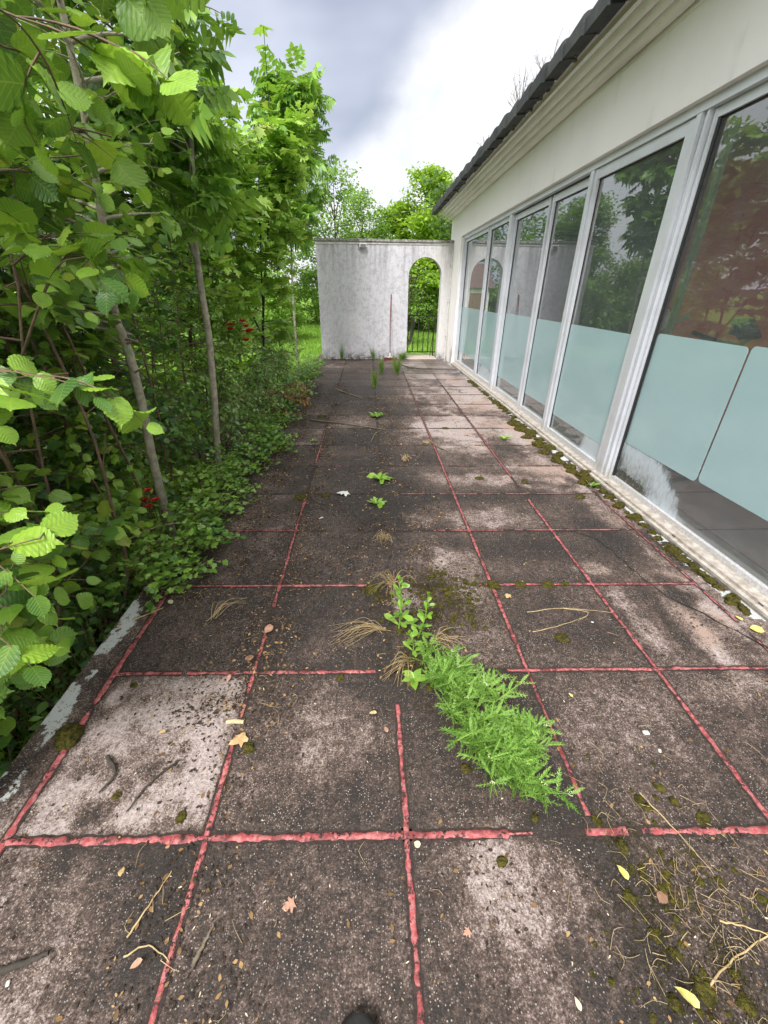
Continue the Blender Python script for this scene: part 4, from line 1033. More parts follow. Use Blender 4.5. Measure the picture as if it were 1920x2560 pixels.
# shrubs along the front of the hedge
for i, (x, y, h, sd, lf, sz, mt, lab) in enumerate([(-1.85, 2.15, 2.5, 26, 'round', .085, M_HAZEL, 'hazel bush between the nearest hazel and the grey leaning trunk'), (-1.85, 3.3, 2.6, 27, 'round', .08, M_DARKLEAF, 'round-leaved bush between the two slim grey trunks'),
        (-1.95, 4.45, 2.6, 28, 'ovate', .075, M_ASH, 'leafy bush just past the forked ash'), (-2.0, 5.5, 2.3, 29, 'ovate', .08, M_ASH, 'leafy bush above the red roses'), (-2.2, .55, 2.6, 30, 'round', .095, M_HAZEL, 'hazel bush at the left border beside the camera'),
        (-1.95, 1.75, 1.5, 33, 'round', .062, M_DARKLEAF, 'low dense small-leaved bush below the nearest hazel'), (-2.05, 2.75, 1.5, 34, 'round', .058, M_HAZEL, 'low dense small-leaved bush behind the foot of the grey leaning trunk'), (-2.6, 1.6, 2.2, 35, 'round', .065, M_DARKLEAF, 'dense small-leaved bush behind the thin slanting stems'), (-2.7, 3.2, 2.2, 36, 'ovate', .07, M_DARKLEAF, 'dense dark bush behind the two slim trunks')]):
    b = (x, y, -.6)
    grow('hedge_bush', b, [[b, (x+.05, y, h*.3), (x+.15, y+.05, h*.65), (x+.2, y, h)], [b, (x+.1, y+.3, h*.2), (x+.25, y+.4, h*.7)], [b, (x-.1, y-.3, h*.2), (x+.15, y-.4, h*.75)]],
         lab, 'shrub', lf, mt, M_STEM, size=sz*.76, detail=1, limbs=36, limb_len=(.62, .5), h0=.2, up=.3, twigs=8, twig_len=.28,
         spacing=.05, seed=sd, r0=.016, keep=left_keep(b, lambda y_, z: (hedge_lim(y_, z)-.02) if y_ > 1.4 else near_lim(y_, z)), leafup=.9)
# thin bare brown stems leaning in the hedge
for i, pp in enumerate([[(-1.75, 2.0, -.6), (-1.42, 1.95, .0), (-1.36, 1.95, .5), (-1.36, 1.98, 1.0), (-1.5, 2.0, 1.9)], [(-1.9, 2.75, -.5), (-1.6, 2.6, .18), (-1.5, 2.35, .86), (-1.5, 2.2, 1.6)],
                        [(-2.0, 2.6, -.5), (-1.75, 2.4, .3), (-1.62, 2.2, 1.0), (-1.6, 2.1, 1.8)], [(-1.9, 3.3, -.5), (-1.65, 3.2, .4), (-1.58, 3.1, 1.4)], [(-1.8, 1.6, -.6), (-1.5, 1.6, .28), (-1.38, 1.5, .9), (-1.42, 1.4, 1.6)]]):
    e = empty('bare_stem', pp[0], label='%s bare brown stem slanting up through the leaves of the hedge' % ['long reddish', 'thick curved', 'faint inner', 'short straight', 'nearest leaning'][i], cat='stem', group='bare stems in the hedge')
    ts = TubeSet(); q = smooth_path(pp, 16)-np.array(pp[0]); ts.add(q, .013-.001*i, .006, 6, wob=.2)
    g = np.random.default_rng(i)
    for k in range(5):
        a = q[5+2*k]; ts.add(np.linspace(a, a+np.array([g.uniform(-.1, .15), g.uniform(-.15, .1), g.uniform(.1, .25)]), 4), .004, .002, 4)
    ts.build('stem', M_STEM, e)
# 5 maple with bright lobed leaves
b = (-1.72, 6.85, -.5)
grow('maple_tree', b, [[b, (-1.60, 6.8, .81), (-1.47, 6.8, 1.6), (-1.33, 6.8, 2.26), (-1.24, 6.75, 2.8), (-1.17, 6.7, 3.2)], [(-1.55, 6.8, 1.2), (-1.4, 6.6, 2.3), (-1.25, 6.3, 3.0)],
     [(-1.6, 6.8, .8), (-1.85, 6.5, 1.8), (-1.8, 6.2, 2.7)]],
     'young maple with bright lobed leaves standing in the middle of the hedge', 'tree', 'maple', M_MAPLE, M_DARKBARK, size=.125, detail=1, limbs=38, limb_len=(.95, .38), h0=.18, up=.35,
     twigs=7, twig_len=.26, spacing=.075, seed=31, r0=.022, keep=left_keep(b, lambda y, z: -1.15+.24*max(0, min(z, 3.4)-1)), leafup=1.2)
mt_ = [o for o in bpy.data.objects if o.name == 'maple_tree'][0]; ts = TubeSet(); q = smooth_path([(-1.17, 6.7, 3.2), (-1.13, 6.6, 3.6), (-1.10, 6.5, 3.98)], 12)-np.array(b); ts.add(q, .006, .003, 5); P, A, N_, S = [], [], [], []
for k_ in range(1, 12, 2):
    for sg in (-1, 1): az_ = k_*.8; P.append(q[k_]); A.append((math.cos(az_)*sg, math.sin(az_)*sg, -.35)); N_.append((0, 0, 1)); S.append(.15)
ts.build('shoot', M_DARKBARK, mt_); V, F = place_leaves(P, A, N_, S, 'maple', 1); mesh_np('shoot_leaves', V, F, M_MAPLE, mt_)
b = (-2.2, 5.3, -.5)
grow('maple_tree', b, [[b, (-2.1, 5.3, 1.0), (-1.85, 5.3, 2.2), (-1.68, 5.2, 2.8), (-1.6, 5.2, 3.2)], [b, (-1.9, 5.6, 1.5), (-1.65, 5.7, 2.7)]],
     'second maple behind the forked ash, pale green lobed leaves', 'tree', 'maple', M_MAPLE, M_DARKBARK, size=.12, detail=1, limbs=34, limb_len=(.8, .5), h0=.2, up=.4,
     twigs=7, twig_len=.26, spacing=.085, seed=32, r0=.024, keep=left_keep(b, lambda y, z: hedge_lim(y, z)+.25), leafup=1.2)
# 6 slender ash at the far end, trunk C
b = (-1.43, 8.76, -.4)
grow('slender_ash', b, [[b, (-1.42, 8.78, .94), (-1.38, 8.8, 1.93), (-1.28, 8.8, 2.88), (-1.15, 8.8, 3.7), (-1.05, 8.75, 4.25)]],
     'slender ash sapling with thin bare trunk at the far end of the hedge', 'tree', 'ash', M_ASH, M_BARK, size=.30, detail=1, limbs=26, limb_len=(.62, .40), h0=.42, up=.6,
     twigs=5, twig_len=.22, spacing=.11, seed=41, r0=.026, keep=left_keep(b, lambda y, z: -.55), leafup=.8)
b = (-2.4, 8.0, -.5)
grow('leafy_shrub', b, [[b, (-2.3, 8, 1.2), (-2.15, 8, 2.4), (-2.0, 8, 3.2)], [b, (-2.0, 8.3, 1.0), (-1.75, 8.4, 2.0)]], 'bushy green shrub between the maple and the slender ash', 'shrub', 'ovate', M_ASH, M_STEM, size=.08, detail=0,
     limbs=30, limb_len=(.7, .5), h0=.1, up=.4, twigs=6, twig_len=.3, spacing=.055, seed=42, r0=.02, keep=left_keep(b, lambda y, z: -1.62+.1*z))
# 7 rose bushes
for i, (b, tip, sd, lab) in enumerate([((-1.75, 5.4, -.4), 1.05, 51, 'rose bush with red blooms spilling towards the terrace'), ((-1.62, 7.3, -.4), .95, 52, 'low rose bush beyond the red blooms, beside the slender ash'), ((-1.6, 6.2, -.4), .7, 53, 'low bramble-like rose between the two rose bushes'), ((-1.72, 4.5, -.4), .8, 54, 'low leafy rose at the foot of the forked ash')]):
    x, y, z = b
    root, _ = grow('rose_bush', b, [[b, (x+.1, y, .4), (x+.25, y-.1, tip)], [b, (x+.25, y+.3, .3), (x+.5, y+.45, tip*.62)], [b, (x+.2, y-.35, .3), (x+.45, y-.55, tip*.7)], [b, (x-.2, y+.2, .5), (x-.1, y+.4, tip)]], lab, 'rose bush',
         'ovate', M_ROSE, M_STEM, size=.045, detail=0, limbs=20, limb_len=(.5, .35), h0=.15, up=.25, twigs=7, twig_len=.2, spacing=.032, seed=sd, r0=.010, droop=.6,
         keep=(lambda bb: (lambda p: (p+np.array(bb))[0] < -1.10+.16*math.sin((p[1]+bb[1])*4.3) and (p+np.array(bb))[2] > .01))(b))
m, t = material('red_petal'); P = t.pos(); pbsdf(t, t.mix(t.noise(80, 3, .6, P), (.62, .010, .012), (.38, .005, .01)), .5); M_PETAL = m
def bloom(root, p, s, sd):
    g = np.random.default_rng(sd); mb = MB(); r0_ = np.array(root.location)
    for ring, (n, rr, tilt) in enumerate(((5, 1., .35), (5, .75, .8), (4, .45, 1.2))):
        for k in range(n):
            a = 2*math.pi*k/n+ring*.6+g.normal(0, .1); c, s_ = math.cos(a), math.sin(a); tc_, ts_ = math.cos(tilt), math.sin(tilt)
            pts_ = [(0, 0), (.45, .35), (.9, .42), (1.1, 0), (.9, -.42), (.45, -.35)]
            V = [(rr*s*(u*tc_*c-v*s_), rr*s*(u*tc_*s_+v*c), rr*s*(u*ts_+.1*u*u)) for u, v in pts_]
            mb.add([np.array(v)+np.array(p)-r0_ for v in V], [[0, 1, 2, 3], [0, 3, 4, 5]])
    mb.build('flower', M_PETAL, root)
rose = [o for o in bpy.data.objects if o.name == 'rose_bush'][0]
for i, p in enumerate([(-1.44, 5.05, 1.12), (-1.40, 5.0, 1.07), (-1.41, 5.1, 1.01), (-1.36, 5.02, 1.03), (-1.42, 5.0, .93), (-1.60, 5.1, 1.08), (-1.62, 5.15, 1.03)]): bloom(rose, tuple(np.array(p)+np.array((.06, -.04, .03))), .048, i)
rr_ = [o for o in bpy.data.objects if o.name == 'rose_bush.001'][0]
bloom(rr_, (-1.25, 6.6, .62), .03, 20)
rb = empty('red_flowers', (-1.60, 2.62, -.3), label='cluster of deep red roses low down just left of the grey leaning trunk', cat='rose bush')
ts = TubeSet()
for i, p in enumerate([(-1.50, 2.48, .24), (-1.46, 2.48, .31), (-1.43, 2.48, .24), (-1.49, 2.48, .19), (-1.54, 2.50, .28)]):
    bloom(rb, p, .028, 30+i); e = np.array(p)-np.array(rb.location); ts.add(smooth_path([(0, 0, 0), (e[0]*.6, e[1]*.3, e[2]*.5), e], 6), .004, .002, 4)
ts.build('stem', M_STEM, rb)

# ------------------------------------------------------------------ ivy creeping over the terrace edge
def ivy(name, region, n, seed, label, size=.05, cat='ivy'):
    g = np.random.default_rng(seed); root = empty(name, region(g)[0], label=label, cat=cat); r0_ = np.array(root.location)
    P, A, N_, S = [], [], [], []; ts = TubeSet()
    for i in range(n):
        p, d = region(g); L = g.uniform(.12, .32); k = max(3, int(L/.035))
        q = np.array(p); dirv = np.array(d)+g.normal(0, .45, 3)*np.array([1, 1, .15]); dirv /= np.linalg.norm(dirv); path = [q-r0_]
        for j in range(k):
            dirv = norm(dirv+g.normal(0, .25, 3)*np.array([1, 1, .2])); q = q+dirv*L/k; q[2] = max(q[2], .014); path.append(q-r0_)
            side = np.cross(dirv, [0, 0, 1])*(1 if j % 2 else -1)
            P.append(q-r0_+np.array([0, 0, g.uniform(.0, .05)])); A.append(side*.8+dirv*.5+np.array([0, 0, g.normal(.1, .25)])); N_.append(np.array([0, 0, 1])+g.normal(0, .35, 3)); S.append(size*g.uniform(.5, 1.15))
        ts.add(np.array(path), .0022, .0012, 3)
    ts.build('vines', M_STEM, root); V, F = place_leaves(P, A, N_, S, 'ivy', 1); mesh_np('leaves', V, F, M_IVY, root)
def reg(y0, y1, xin, xout, h):
    def fn(g):
        y = g.uniform(y0, y1); s = g.random()**.8; xo = xout(y); x = xin+(xo-xin)*s
        return (x, y, max(.015, h*(1-s)*g.random()+.02)), (.8, -.35, 0)
    return fn
ivy('ivy_patch', reg(1.85, 2.75, -1.42, lambda y: -1.10+.07*math.sin(y*9), .26), 160, 61, 'bright ivy trailing onto the terrace by the first red joint, nearest the camera')
ivy('ivy_patch', reg(2.7, 3.9, -1.46, lambda y: -1.14+.09*math.sin(y*7), .30), 170, 62, 'dense ivy between the two slim grey trunks')
ivy('ivy_patch', reg(3.9, 5.1, -1.45, lambda y: -1.06+.15*math.sin(y*5), .28), 180, 63, 'ivy mat spreading past the forked ash onto the slabs')
ivy('ivy_patch', reg(5.1, 9.6, -1.42, lambda y: -1.12+.06*math.sin(y*4), .22), 330, 64, 'ivy strip along the far part of the terrace edge', size=.055)
# low bank plants at the bottom left
g = np.random.default_rng(70)
def scatter_plant(name, label, cat, centre, rad, n, kind, mat, size, detail, seed, zr, group=None):
    g = np.random.default_rng(seed); root = empty(name, centre, label=label, cat=cat, group=group); P, A, N_, S = [], [], [], []; ts = TubeSet()
    for i in range(n):
        a = g.uniform(0, 2*math.pi); r_ = rad*math.sqrt(g.random()); e = np.array([math.cos(a)*r_, math.sin(a)*r_*1.3, g.uniform(*zr)])
        if e[0]+centre[0] > -1.36: e[0] = -1.36-centre[0]-g.random()*.1
        path = smooth_path([(e[0]*.6, e[1]*.6, 0), (e[0]*.8, e[1]*.8, e[2]*.6), e], 7); ts.add(path, .003, .0014, 4)
        for j in range(2, 7):
            az = g.uniform(0, 6.28); P.append(path[j]); A.append((math.cos(az), math.sin(az), g.normal(0, .2))); N_.append(np.array([0, 0, 1])+g.normal(0, .3, 3)); S.append(size*g.uniform(.6, 1.2))
    ts.build('stems', M_STEM, root); V, F = place_leaves(P, A, N_, S, kind, detail); mesh_np('leaves', V, F, mat, root)
scatter_plant('bank_plant', 'glossy dark leaved plant low on the bank below the terrace edge', 'plant', (-1.62, 1.65, -.62), .4, 70, 'ovate', M_DARKLEAF, .06, 1, 71, (.2, .85))
scatter_plant('bank_plant', 'round-leaved plant at the bottom left corner below the white edge', 'plant', (-1.65, .75, -.64), .4, 60, 'round', M_HAZEL, .07, 1, 72, (.15, .72))
scatter_plant('bank_plant', 'dark tangle of leaves under the grey leaning trunk', 'plant', (-1.8, 2.4, -.62), .5, 110, 'round', M_HAZEL, .06, 1, 73, (.3, .9))
scatter_plant('bank_plant', 'low greenery at the far left behind the hazel stems', 'plant', (-2.5, 1.2, -.64), .8, 160, 'ovate', M_ROSE, .07, 0, 74, (.2, .9))
# dead brown leaf heap
M_DEAD = leaf_mat('dead_leaf', (.10, .055, .025), (.22, .12, .05), (.42, .26, .12), rough=.7, trans=.15, spec=.2, yellow=(.55, .42, .18))
g = np.random.default_rng(75); root = empty('dead_branch', (-1.18, 5.55, 0), label='cut branch with curled brown dead leaves lying under the rose bush', cat='branch'); P, A, N_, S = [], [], [], []; ts = TubeSet()
for i in range(26):
    a = g.uniform(-2.6, .4); e = np.array([math.cos(a)*.3+.05, math.sin(a)*.6+.2, g.uniform(.05, .4)]); path = smooth_path([(g.normal(0, .1)-.15, g.normal(.2, .2), .2), e*np.array([.6, .6, 1]), e-np.array([0, 0, g.uniform(.0, .3)])*.5], 8); path[:, 2] = np.maximum(path[:, 2], .015)
    ts.add(path, .005, .002, 4)
    for j in range(2, 8):
        for _ in range(2): P.append(path[j]); A.append((g.normal(0, .6), g.normal(0, .6), -1)); N_.append(g.normal(0, 1, 3)); S.append(.055*g.uniform(.6, 1.3))
ts.build('twigs', M_TWIG, root); V, F = place_leaves(P, A, N_, S, 'ovate', 1); V[:, 2] = np.maximum(V[:, 2], .006); mesh_np('dead_leaves', V, F, M_DEAD, root)

# ------------------------------------------------------------------ BACKGROUND TREES (each its own thing, four crowns shared)
def bg_tree(seed, h, rad, leafn, lsize, mat, shape='round', trunk_h=.25, sparse=.0, lobes=16, bark=None):
    g = np.random.default_rng(seed); ts = TubeSet(); tp = smooth_path([(0, 0, -.3), (g.normal(0, .1), g.normal(0, .1), h*.4), (g.normal(0, .25), g.normal(0, .25), h*.85)], 10)
    ts.add(tp, .028*h*.6, .01, 7); P = []
    cents = []
    for i in range(lobes):
        s = trunk_h+(1-trunk_h)*(i+g.random())/lobes; a = i*2.4+g.normal(0, .4)
        if shape == 'round': rr_ = rad*math.sin(math.pi*min(1, (s-trunk_h)/(1-trunk_h)*.78+.2))**.7
        else: rr_ = rad*(1.05-s)**.8
        rr_ *= g.uniform(.45, 1.05); c = np.array([math.cos(a)*rr_*.75, math.sin(a)*rr_*.75, s*h*.94]); cents.append((c, rad*g.uniform(.28, .5)))
        k = min(9, int(s*9*.9)); ts.add(smooth_path([tp[k], (tp[k]+c)/2+np.array([0, 0, .1]), c], 5), .010*h*.35, .006, 4)
    tot = sum(r**2 for _, r in cents)
    P, A, N_, S = [], [], [], []
    for c, r in cents:
        sub = [c+norm(g.normal(0, 1, 3))*r*g.uniform(.3, .95)*np.array([1, 1, .75]) for _ in range(9)]
        n = int(leafn*r**2/tot)
        for i in range(n):
            q = sub[g.integers(9)]+g.normal(0, r*.24, 3)*np.array([1, 1, .6]); P.append(q); A.append(g.normal(0, 1, 3)*np.array([1, 1, .5])); N_.append(np.array([0, 0, 1])+g.normal(0, .5, 3)); S.append(lsize*g.uniform(.6, 1.3))
    V, F = place_leaves(P, A, N_, S, 'quadleaf')
    return ts, V, F, mat, bark or M_DARKBARK
BG = {}
def bg_place(key, args, loc, sc, rz, label, name='tree', cat='tree', group='trees and bushes beyond the lawn'):
    if key not in BG:
        ts, V, F, mat, bark = bg_tree(**args); root = empty(name, loc, rz); ts.build('trunk', bark, root); mesh_np('crown', V, F, mat, root); BG[key] = root
    else: root = copy_tree(BG[key]); root.name = name; root.location = loc; root.rotation_euler = (0, 0, rz)
    root.scale = (sc, sc, sc*1.0) if not hasattr(sc, '__len__') else sc
    tag(root, label, cat, group)
A_ = dict(seed=101, h=6, rad=2.2, leafn=15000, lsize=.16, mat=M_FAR, lobes=20)
B_ = dict(seed=102, h=5.5, rad=1.8, leafn=13000, lsize=.16, mat=M_FARY, lobes=16)
C_ = dict(seed=103, h=7, rad=2.2, leafn=6000, lsize=.15, mat=M_FAR, lobes=18, trunk_h=.35)
D_ = dict(seed=104, h=7, rad=1.7, leafn=11000, lsize=.13, mat=M_FARD, shape='cone', lobes=22, trunk_h=.12)
E_ = dict(seed=105, h=2.6, rad=2.2, leafn=13000, lsize=.13, mat=M_FAR, trunk_h=.08, lobes=18)
F_ = dict(seed=106, h=2.6, rad=2.0, leafn=12000, lsize=.11, mat=M_FARD, trunk_h=.08, lobes=18)
z0 = -.5
for k, a, loc, s, rz, lab in [
    ('B', B_, (2.9, 23, z0), 1.22, 0, 'lime green rounded tree above the middle of the arch wall'),
    ('B', B_, (1.2, 24.5, z0), 1.0, 2, 'smaller lime green tree left of the rounded one above the arch wall'),
    ('B', B_, (4.5, 24, z0), 1.2, 4, 'lime green tree partly behind the roof corner'),
    ('C', C_, (-1.8, 26, z0), 1.08, 0, 'loose airy tree with thin trunks above the left end of the arch wall'),
    ('C', C_, (-.4, 24, z0), .9, 1.7, 'second airy tree, shorter, right of the tall airy one'),
    ('C', C_, (-4.6, 25, z0), 1.1, 3, 'airy tree glimpsed between the maple and the slender ash'),
    ('D', D_, (.7, 33, z0), .86, 0, 'dark pointed tree in the dip between the airy tree and the lime ones'),
    ('D', D_, (-.9, 34, z0), .8, 2, 'dark pointed tree left of the dip, further away'),
    ('A', A_, (-7.5, 24, z0), 1.0, 0, 'mid green tree on the lawn behind the hedge'),
    ('A', A_, (-12, 21, z0), 1.1, 1, 'broad green tree far left behind the hedge'),
    ('A', A_, (-15, 14, z0), 1.15, 2.2, 'broad green tree across the lawn to the left'),
    ('C', C_, (-11, 10.5, z0), .72, 2.5, 'airy young tree standing alone on the left lawn'),
    ('A', A_, (-17, 6, z0), 1.1, 3.1, 'broad green tree across the lawn level with the forked ash'),
    ('A', A_, (-16, -2, z0), 1.2, 4.1, 'broad green tree across the lawn beside the camera'),
    ('D', D_, (-19, 17, z0), 1.1, 3, 'dark pointed tree among the broad ones to the left'),
    ('D', D_, (-10, 30, z0), 1.0, 1, 'dark pointed tree behind the mid green one'),
    ('E', E_, (3.2, 23, z0), 1.0, 0, 'green bush seen in the upper part of the archway'),
    ('E', E_, (5.6, 24, z0), 1.05, 2, 'green bush behind the right side of the archway'),
    ('F', F_, (1.1, 26, z0), 1.1, 0, 'dark bush left of the archway view'),
    ('F', F_, (4.6, 27.5, z0), 1.3, 1.5, 'dark bush at the back of the archway view'),
    ('E', E_, (-3.2, 28, z0), 1.05, 3, 'green bush at the edge of the lawn left of the arch wall'),
    ('E', E_, (-6.6, 28, z0), 1.1, 4, 'green bush at the lawn edge behind the slender ash'),
    ('F', F_, (-9.5, 26, z0), 1.2, 5, 'dark bush at the lawn edge behind the maple'),
    ('E', E_, (-13, 24, z0), 1.2, 1, 'green bush at the lawn edge far left'),
    ('F', F_, (-15.5, 18, z0), 1.2, 2, 'dark bush below the broad trees on the left'),
    ('E', E_, (-16.5, 10, z0), 1.3, 3, 'green bush across the left lawn'),
    ('F', F_, (-17, 2, z0), 1.3, 4, 'dark bush across the left lawn beside the camera'),
    ('E', E_, (-4.3, 19, z0), .95, 2, 'green bush close behind the slender ash on the lawn'),
    ('E', E_, (-6.5, 17, z0), 1.1, 1, 'green bush behind the young maple on the lawn'),
    ('E', E_, (-1, 30, z0), 1.2, 5, 'green bush hidden behind the left part of the arch wall'),
    ('A', A_, (7.5, 26, z0), .85, 5, 'mid green tree behind the house corner')]:
    bg_place(k, a, loc, s, rz, lab, name='bush' if k in 'EF' else 'tree', cat='bush' if k in 'EF' else 'tree')
# feathery sapling rising beside the roof corner
b = (2.35, 14.2, -.5)
grow('feathery_sapling', b, [[b, (2.3, 14.2, 1.5), (2.15, 14.2, 3.0), (2.0, 14.1, 4.1)], [(2.3, 14.2, 1.2), (2.45, 14, 2.4), (2.3, 14, 3.2)]], 'feathery sapling poking up beside the far corner of the roof', 'tree', 'ash', M_FARD, M_DARKBARK, size=.20, detail=0,
     limbs=9, limb_len=(.65, .3), h0=.45, up=.9, twigs=2, twig_len=.22, spacing=.16, seed=45, r0=.015)
# old gnarled shrub on the lawn seen through the railing
b = (1.62, 17.2, -.5)
grow('gnarled_tree', b, [[b, (1.40, 17.2, -.1), (1.25, 17.1, .5), (1.3, 17, 1.2), (1.6, 17, 1.9)], [b, (1.75, 17.2, .2), (1.9, 17.1, .8), (2.1, 17.0, 1.6)], [b, (1.68, 17.1, .3), (1.55, 17, 1.1), (1.9, 16.9, 2.1)]],
     'gnarled small tree with a dark forked trunk on the lawn behind the railing', 'tree', 'ovate', M_FAR, M_DARKBARK, size=.08, detail=0, limbs=16, limb_len=(.7, .55), h0=.5, up=.3, twigs=6, twig_len=.35, spacing=.06, seed=46, r0=.09, rtop=.35)
# small outbuilding with a red roof beyond the lawn (mirrored in the second window)
ho = empty('garden_shed', (-.55, 19, -.5), rz=R(0), label='small white shed with a red tiled roof on the lawn behind the arch wall', cat='shed')
mb = MB(); mb.box((-.8, -.9, 0), (.8, .9, 2.0)); mb.build('wall', M_WPAINT, ho)
mb = MB(); mb.add([(-.95, -1.05, 1.98), (.95, -1.05, 1.98), (.95, 0, 2.85), (-.95, 0, 2.85), (-.95, 1.05, 1.98), (.95, 1.05, 1.98)], [[0, 1, 2, 3], [3, 2, 5, 4], [0, 3, 4], [1, 5, 2], [0, 4, 5, 1]]); mb.build('roof', simple('red_roof', (.10, .06, .05), (.07, .045, .04), 6, .8), ho)
for x in (.35,):
    mb = MB(); mb.box((x-.2, -.92, .9), (x+.2, -.901, 1.5)); mb.build('window', simple('dark_window', (.04, .05, .05), None, 5, .2), ho)
mb = MB(); mb.box((-.55, -.92, 0), (-.05, -.901, 1.8)); mb.build('door', M_STEM, ho)
# pale kerb across the far lawn
tag(MB().box((-1, 30.2, -.55), (9, 30.35, -.36), .02).build('garden_kerb', simple('pale_stone', (.5, .46, .38), None, 5, .8)), 'low pale stone edging across the far lawn behind the railing', 'edging')
# grass blades
def grass(name, n, seed, area, label, h=(.05, .13), w_=.006, keepf=None):
    g = np.random.default_rng(seed); x = g.uniform(area[0], area[1], n); y = area[2]+(area[3]-area[2])*g.random(n)**1.5
    z = -.5-.18*(1-ss(y, 3, 9))+.10*(vnoise(x, y, .12, 21, 3)-.5)
    hh = g.uniform(h[0], h[1], n)*(.6+.8*vnoise(x, y, 1.2, 5, 3)); a = g.uniform(0, 6.28, n); le = g.normal(0, .35, (n, 2))*hh[:, None]
    wv = w_*(1+y/14); c, s_ = np.cos(a)*wv, np.sin(a)*wv
    V = np.stack([np.stack([x-c, y-s_, z-.01], -1), np.stack([x+c, y+s_, z-.01], -1), np.stack([x+c*.6+le[:, 0]*.4, y+s_*.6+le[:, 1]*.4, z+hh*.6], -1), np.stack([x+le[:, 0], y+le[:, 1], z+hh], -1)], 1).reshape(-1, 3)
    o = mesh_np(name, V, (np.arange(n)[:, None]*4+np.arange(4)[None]), M_GRASS); tag(o, label, 'grass', kind='stuff')
grass('grass', 60000, 80, (-7, 6, 9.2, 30), 'bright green lawn grass behind the arch wall')
grass('rough_grass', 9000, 81, (-3.2, -1.33, .2, 5), 'dark rough grass on the bank below the terrace edge', h=(.06, .22))
grass('long_grass', 9000, 82, (.5, 7.5, 31, 33), 'taller pale grass at the far side of the lawn', h=(.3, .6), w_=.012)
# overhead cable
cb = MB(); cb.tube([tuple(q) for q in smooth_path([(-9, 31, 3.6), (-2, 22, 3.7), (1.62, 11.2, 3.1)], 30)], .010, 5); 
tag(cb.build('overhead_cable', M_RUBBER), 'thin dark cable sagging above the arch wall to the roof corner', 'cable')
# weeds rooted on the roof edge
for i, (y, hgt, sd) in enumerate([(5.9, .26, 1), (5.2, .20, 2), (7.2, .13, 3)]):
    e = empty('roof_weed', (FX(y)-.30, y, ZS(y)+.19), label='%s dry weed growing on the roof edge' % ['tallest bare-twigged', 'thin bare-twigged', 'small far'][i], cat='weed', group='dry weeds on the roof'); ts = TubeSet(); g = np.random.default_rng(sd)
    for k in range(16 if i == 0 else 9):
        a = g.uniform(0, 6.28); b_ = np.array([math.cos(a)*.12, math.sin(a)*.35, hgt*g.uniform(.6, 1.2)]); q = smooth_path([(g.normal(0, .02), g.normal(0, .06), 0), b_*np.array([.5, .5, .5]), b_], 7); ts.add(q, .004, .0015, 4)
        for j in (3, 4, 5): ts.add(np.linspace(q[j], q[j]+np.array([g.normal(0, .04), g.normal(0, .06), g.uniform(.04, .1)]), 3), .002, .001, 3)
    ts.build('twigs', M_TWIG, e)
# ------------------------------------------------------------------ PLANTS GROWING IN THE JOINTS
# yarrow
def yarrow():
    b = np.array([.42, 1.02, 0]); g = np.random.default_rng(90)
    root = empty('yarrow_plant', tuple(b), label='large feathery green yarrow clump sprawling over the slab joint', cat='plant'); ts = TubeSet(); P, A, N_, S = [], [], [], []; heads = []
    for i in range(60):
        s = g.random()
        x0 = .39+(s-.5)*.20+g.normal(0, .042); y0 = .99-(s-.5)*.46+g.normal(0, .055)
        L = g.uniform(.09, .19)*(1.15-abs(s-.5)*.7); az = g.normal(-.9, 1.1)
        p0 = np.array([x0, y0, .004])-b; lean = g.uniform(.25, 1.0); top = p0+np.array([math.cos(az)*L*lean, math.sin(az)*L*lean, L*(1.15-.4*lean)])
        q = smooth_path([p0, (p0+top)/2+np.array([0, 0, L*.10]), top], 9); ts.add(q, .0024, .0014, 4)
        for j in range(1, 9):
            for r_ in range(2 if j < 8 else 4):
                a = j*2.4+r_*3.14+g.normal(0, .3); d = norm(q[min(j+1, 8)]-q[j-1]); A.append(np.array([math.cos(a), math.sin(a), .15])*.85+d*g.uniform(.3, .8)); P.append(q[j]); N_.append(np.array([0, 0, 1.])+g.normal(0, .35, 3)); S.append(g.uniform(.06, .11)*(1.15-.07*j))
        if i % 3 == 0: heads.append(q[-1])
    ts.build('stems', M_WEED, root); V, F = place_leaves(P, A, N_, S, 'yarrow'); V[:, 2] = np.maximum(V[:, 2], .004+.004*g.random(len(V))); mesh_np('leaves', V, F, M_YARROW, root)
    mb = MB()
    for h in heads:
        for k in range(9):
            c = h+np.array([g.normal(0, .005), g.normal(0, .005), .006+g.normal(0, .002)]); r_ = .0022
            mb.add([c+np.array(v)*r_ for v in [(1, 0, 0), (0, 1, 0), (-1, 0, 0), (0, -1, 0), (0, 0, 1.2), (0, 0, -1)]], [[0, 1, 4], [1, 2, 4], [2, 3, 4], [3, 0, 4], [1, 0, 5], [2, 1, 5], [3, 2, 5], [0, 3, 5]])
    o = mb.build('flower_buds', simple('cream_buds', (.50, .55, .28), (.6, .6, .4), 200, .7), root); o['kind'] = 'stuff'
yarrow()
def rosette(name, loc, n, size, label, kind='oblong', mat=None, seed=1, flat=.35, cat='weed', wide=1.0, stem=0):
    g = np.random.default_rng(seed); root = empty(name, loc, label=label, cat=cat); P, A, N_, S = [], [], [], []; ts = TubeSet()
    top = np.array([0, 0, stem]); ts.add(np.linspace((0, 0, 0), top+np.array([0, 0, .01]), 4), .003, .002, 5)
    for i in range(n):
        a = i*2.4+g.normal(0, .2); lift = flat+.5*(i/n); k = i/n
        P.append(top*(g.random() if stem else 0)+np.array([0, 0, .004])); A.append((math.cos(a), math.sin(a), lift)); N_.append((-math.cos(a)*lift, -math.sin(a)*lift, 1)); S.append(size*(1.1-.55*k)*g.uniform(.85, 1.15))
    ts.build('stem', M_WEED, root); V, F = place_leaves(P, A, N_, S, kind, 1); mesh_np('leaves', V, F, mat or M_WEED, root)
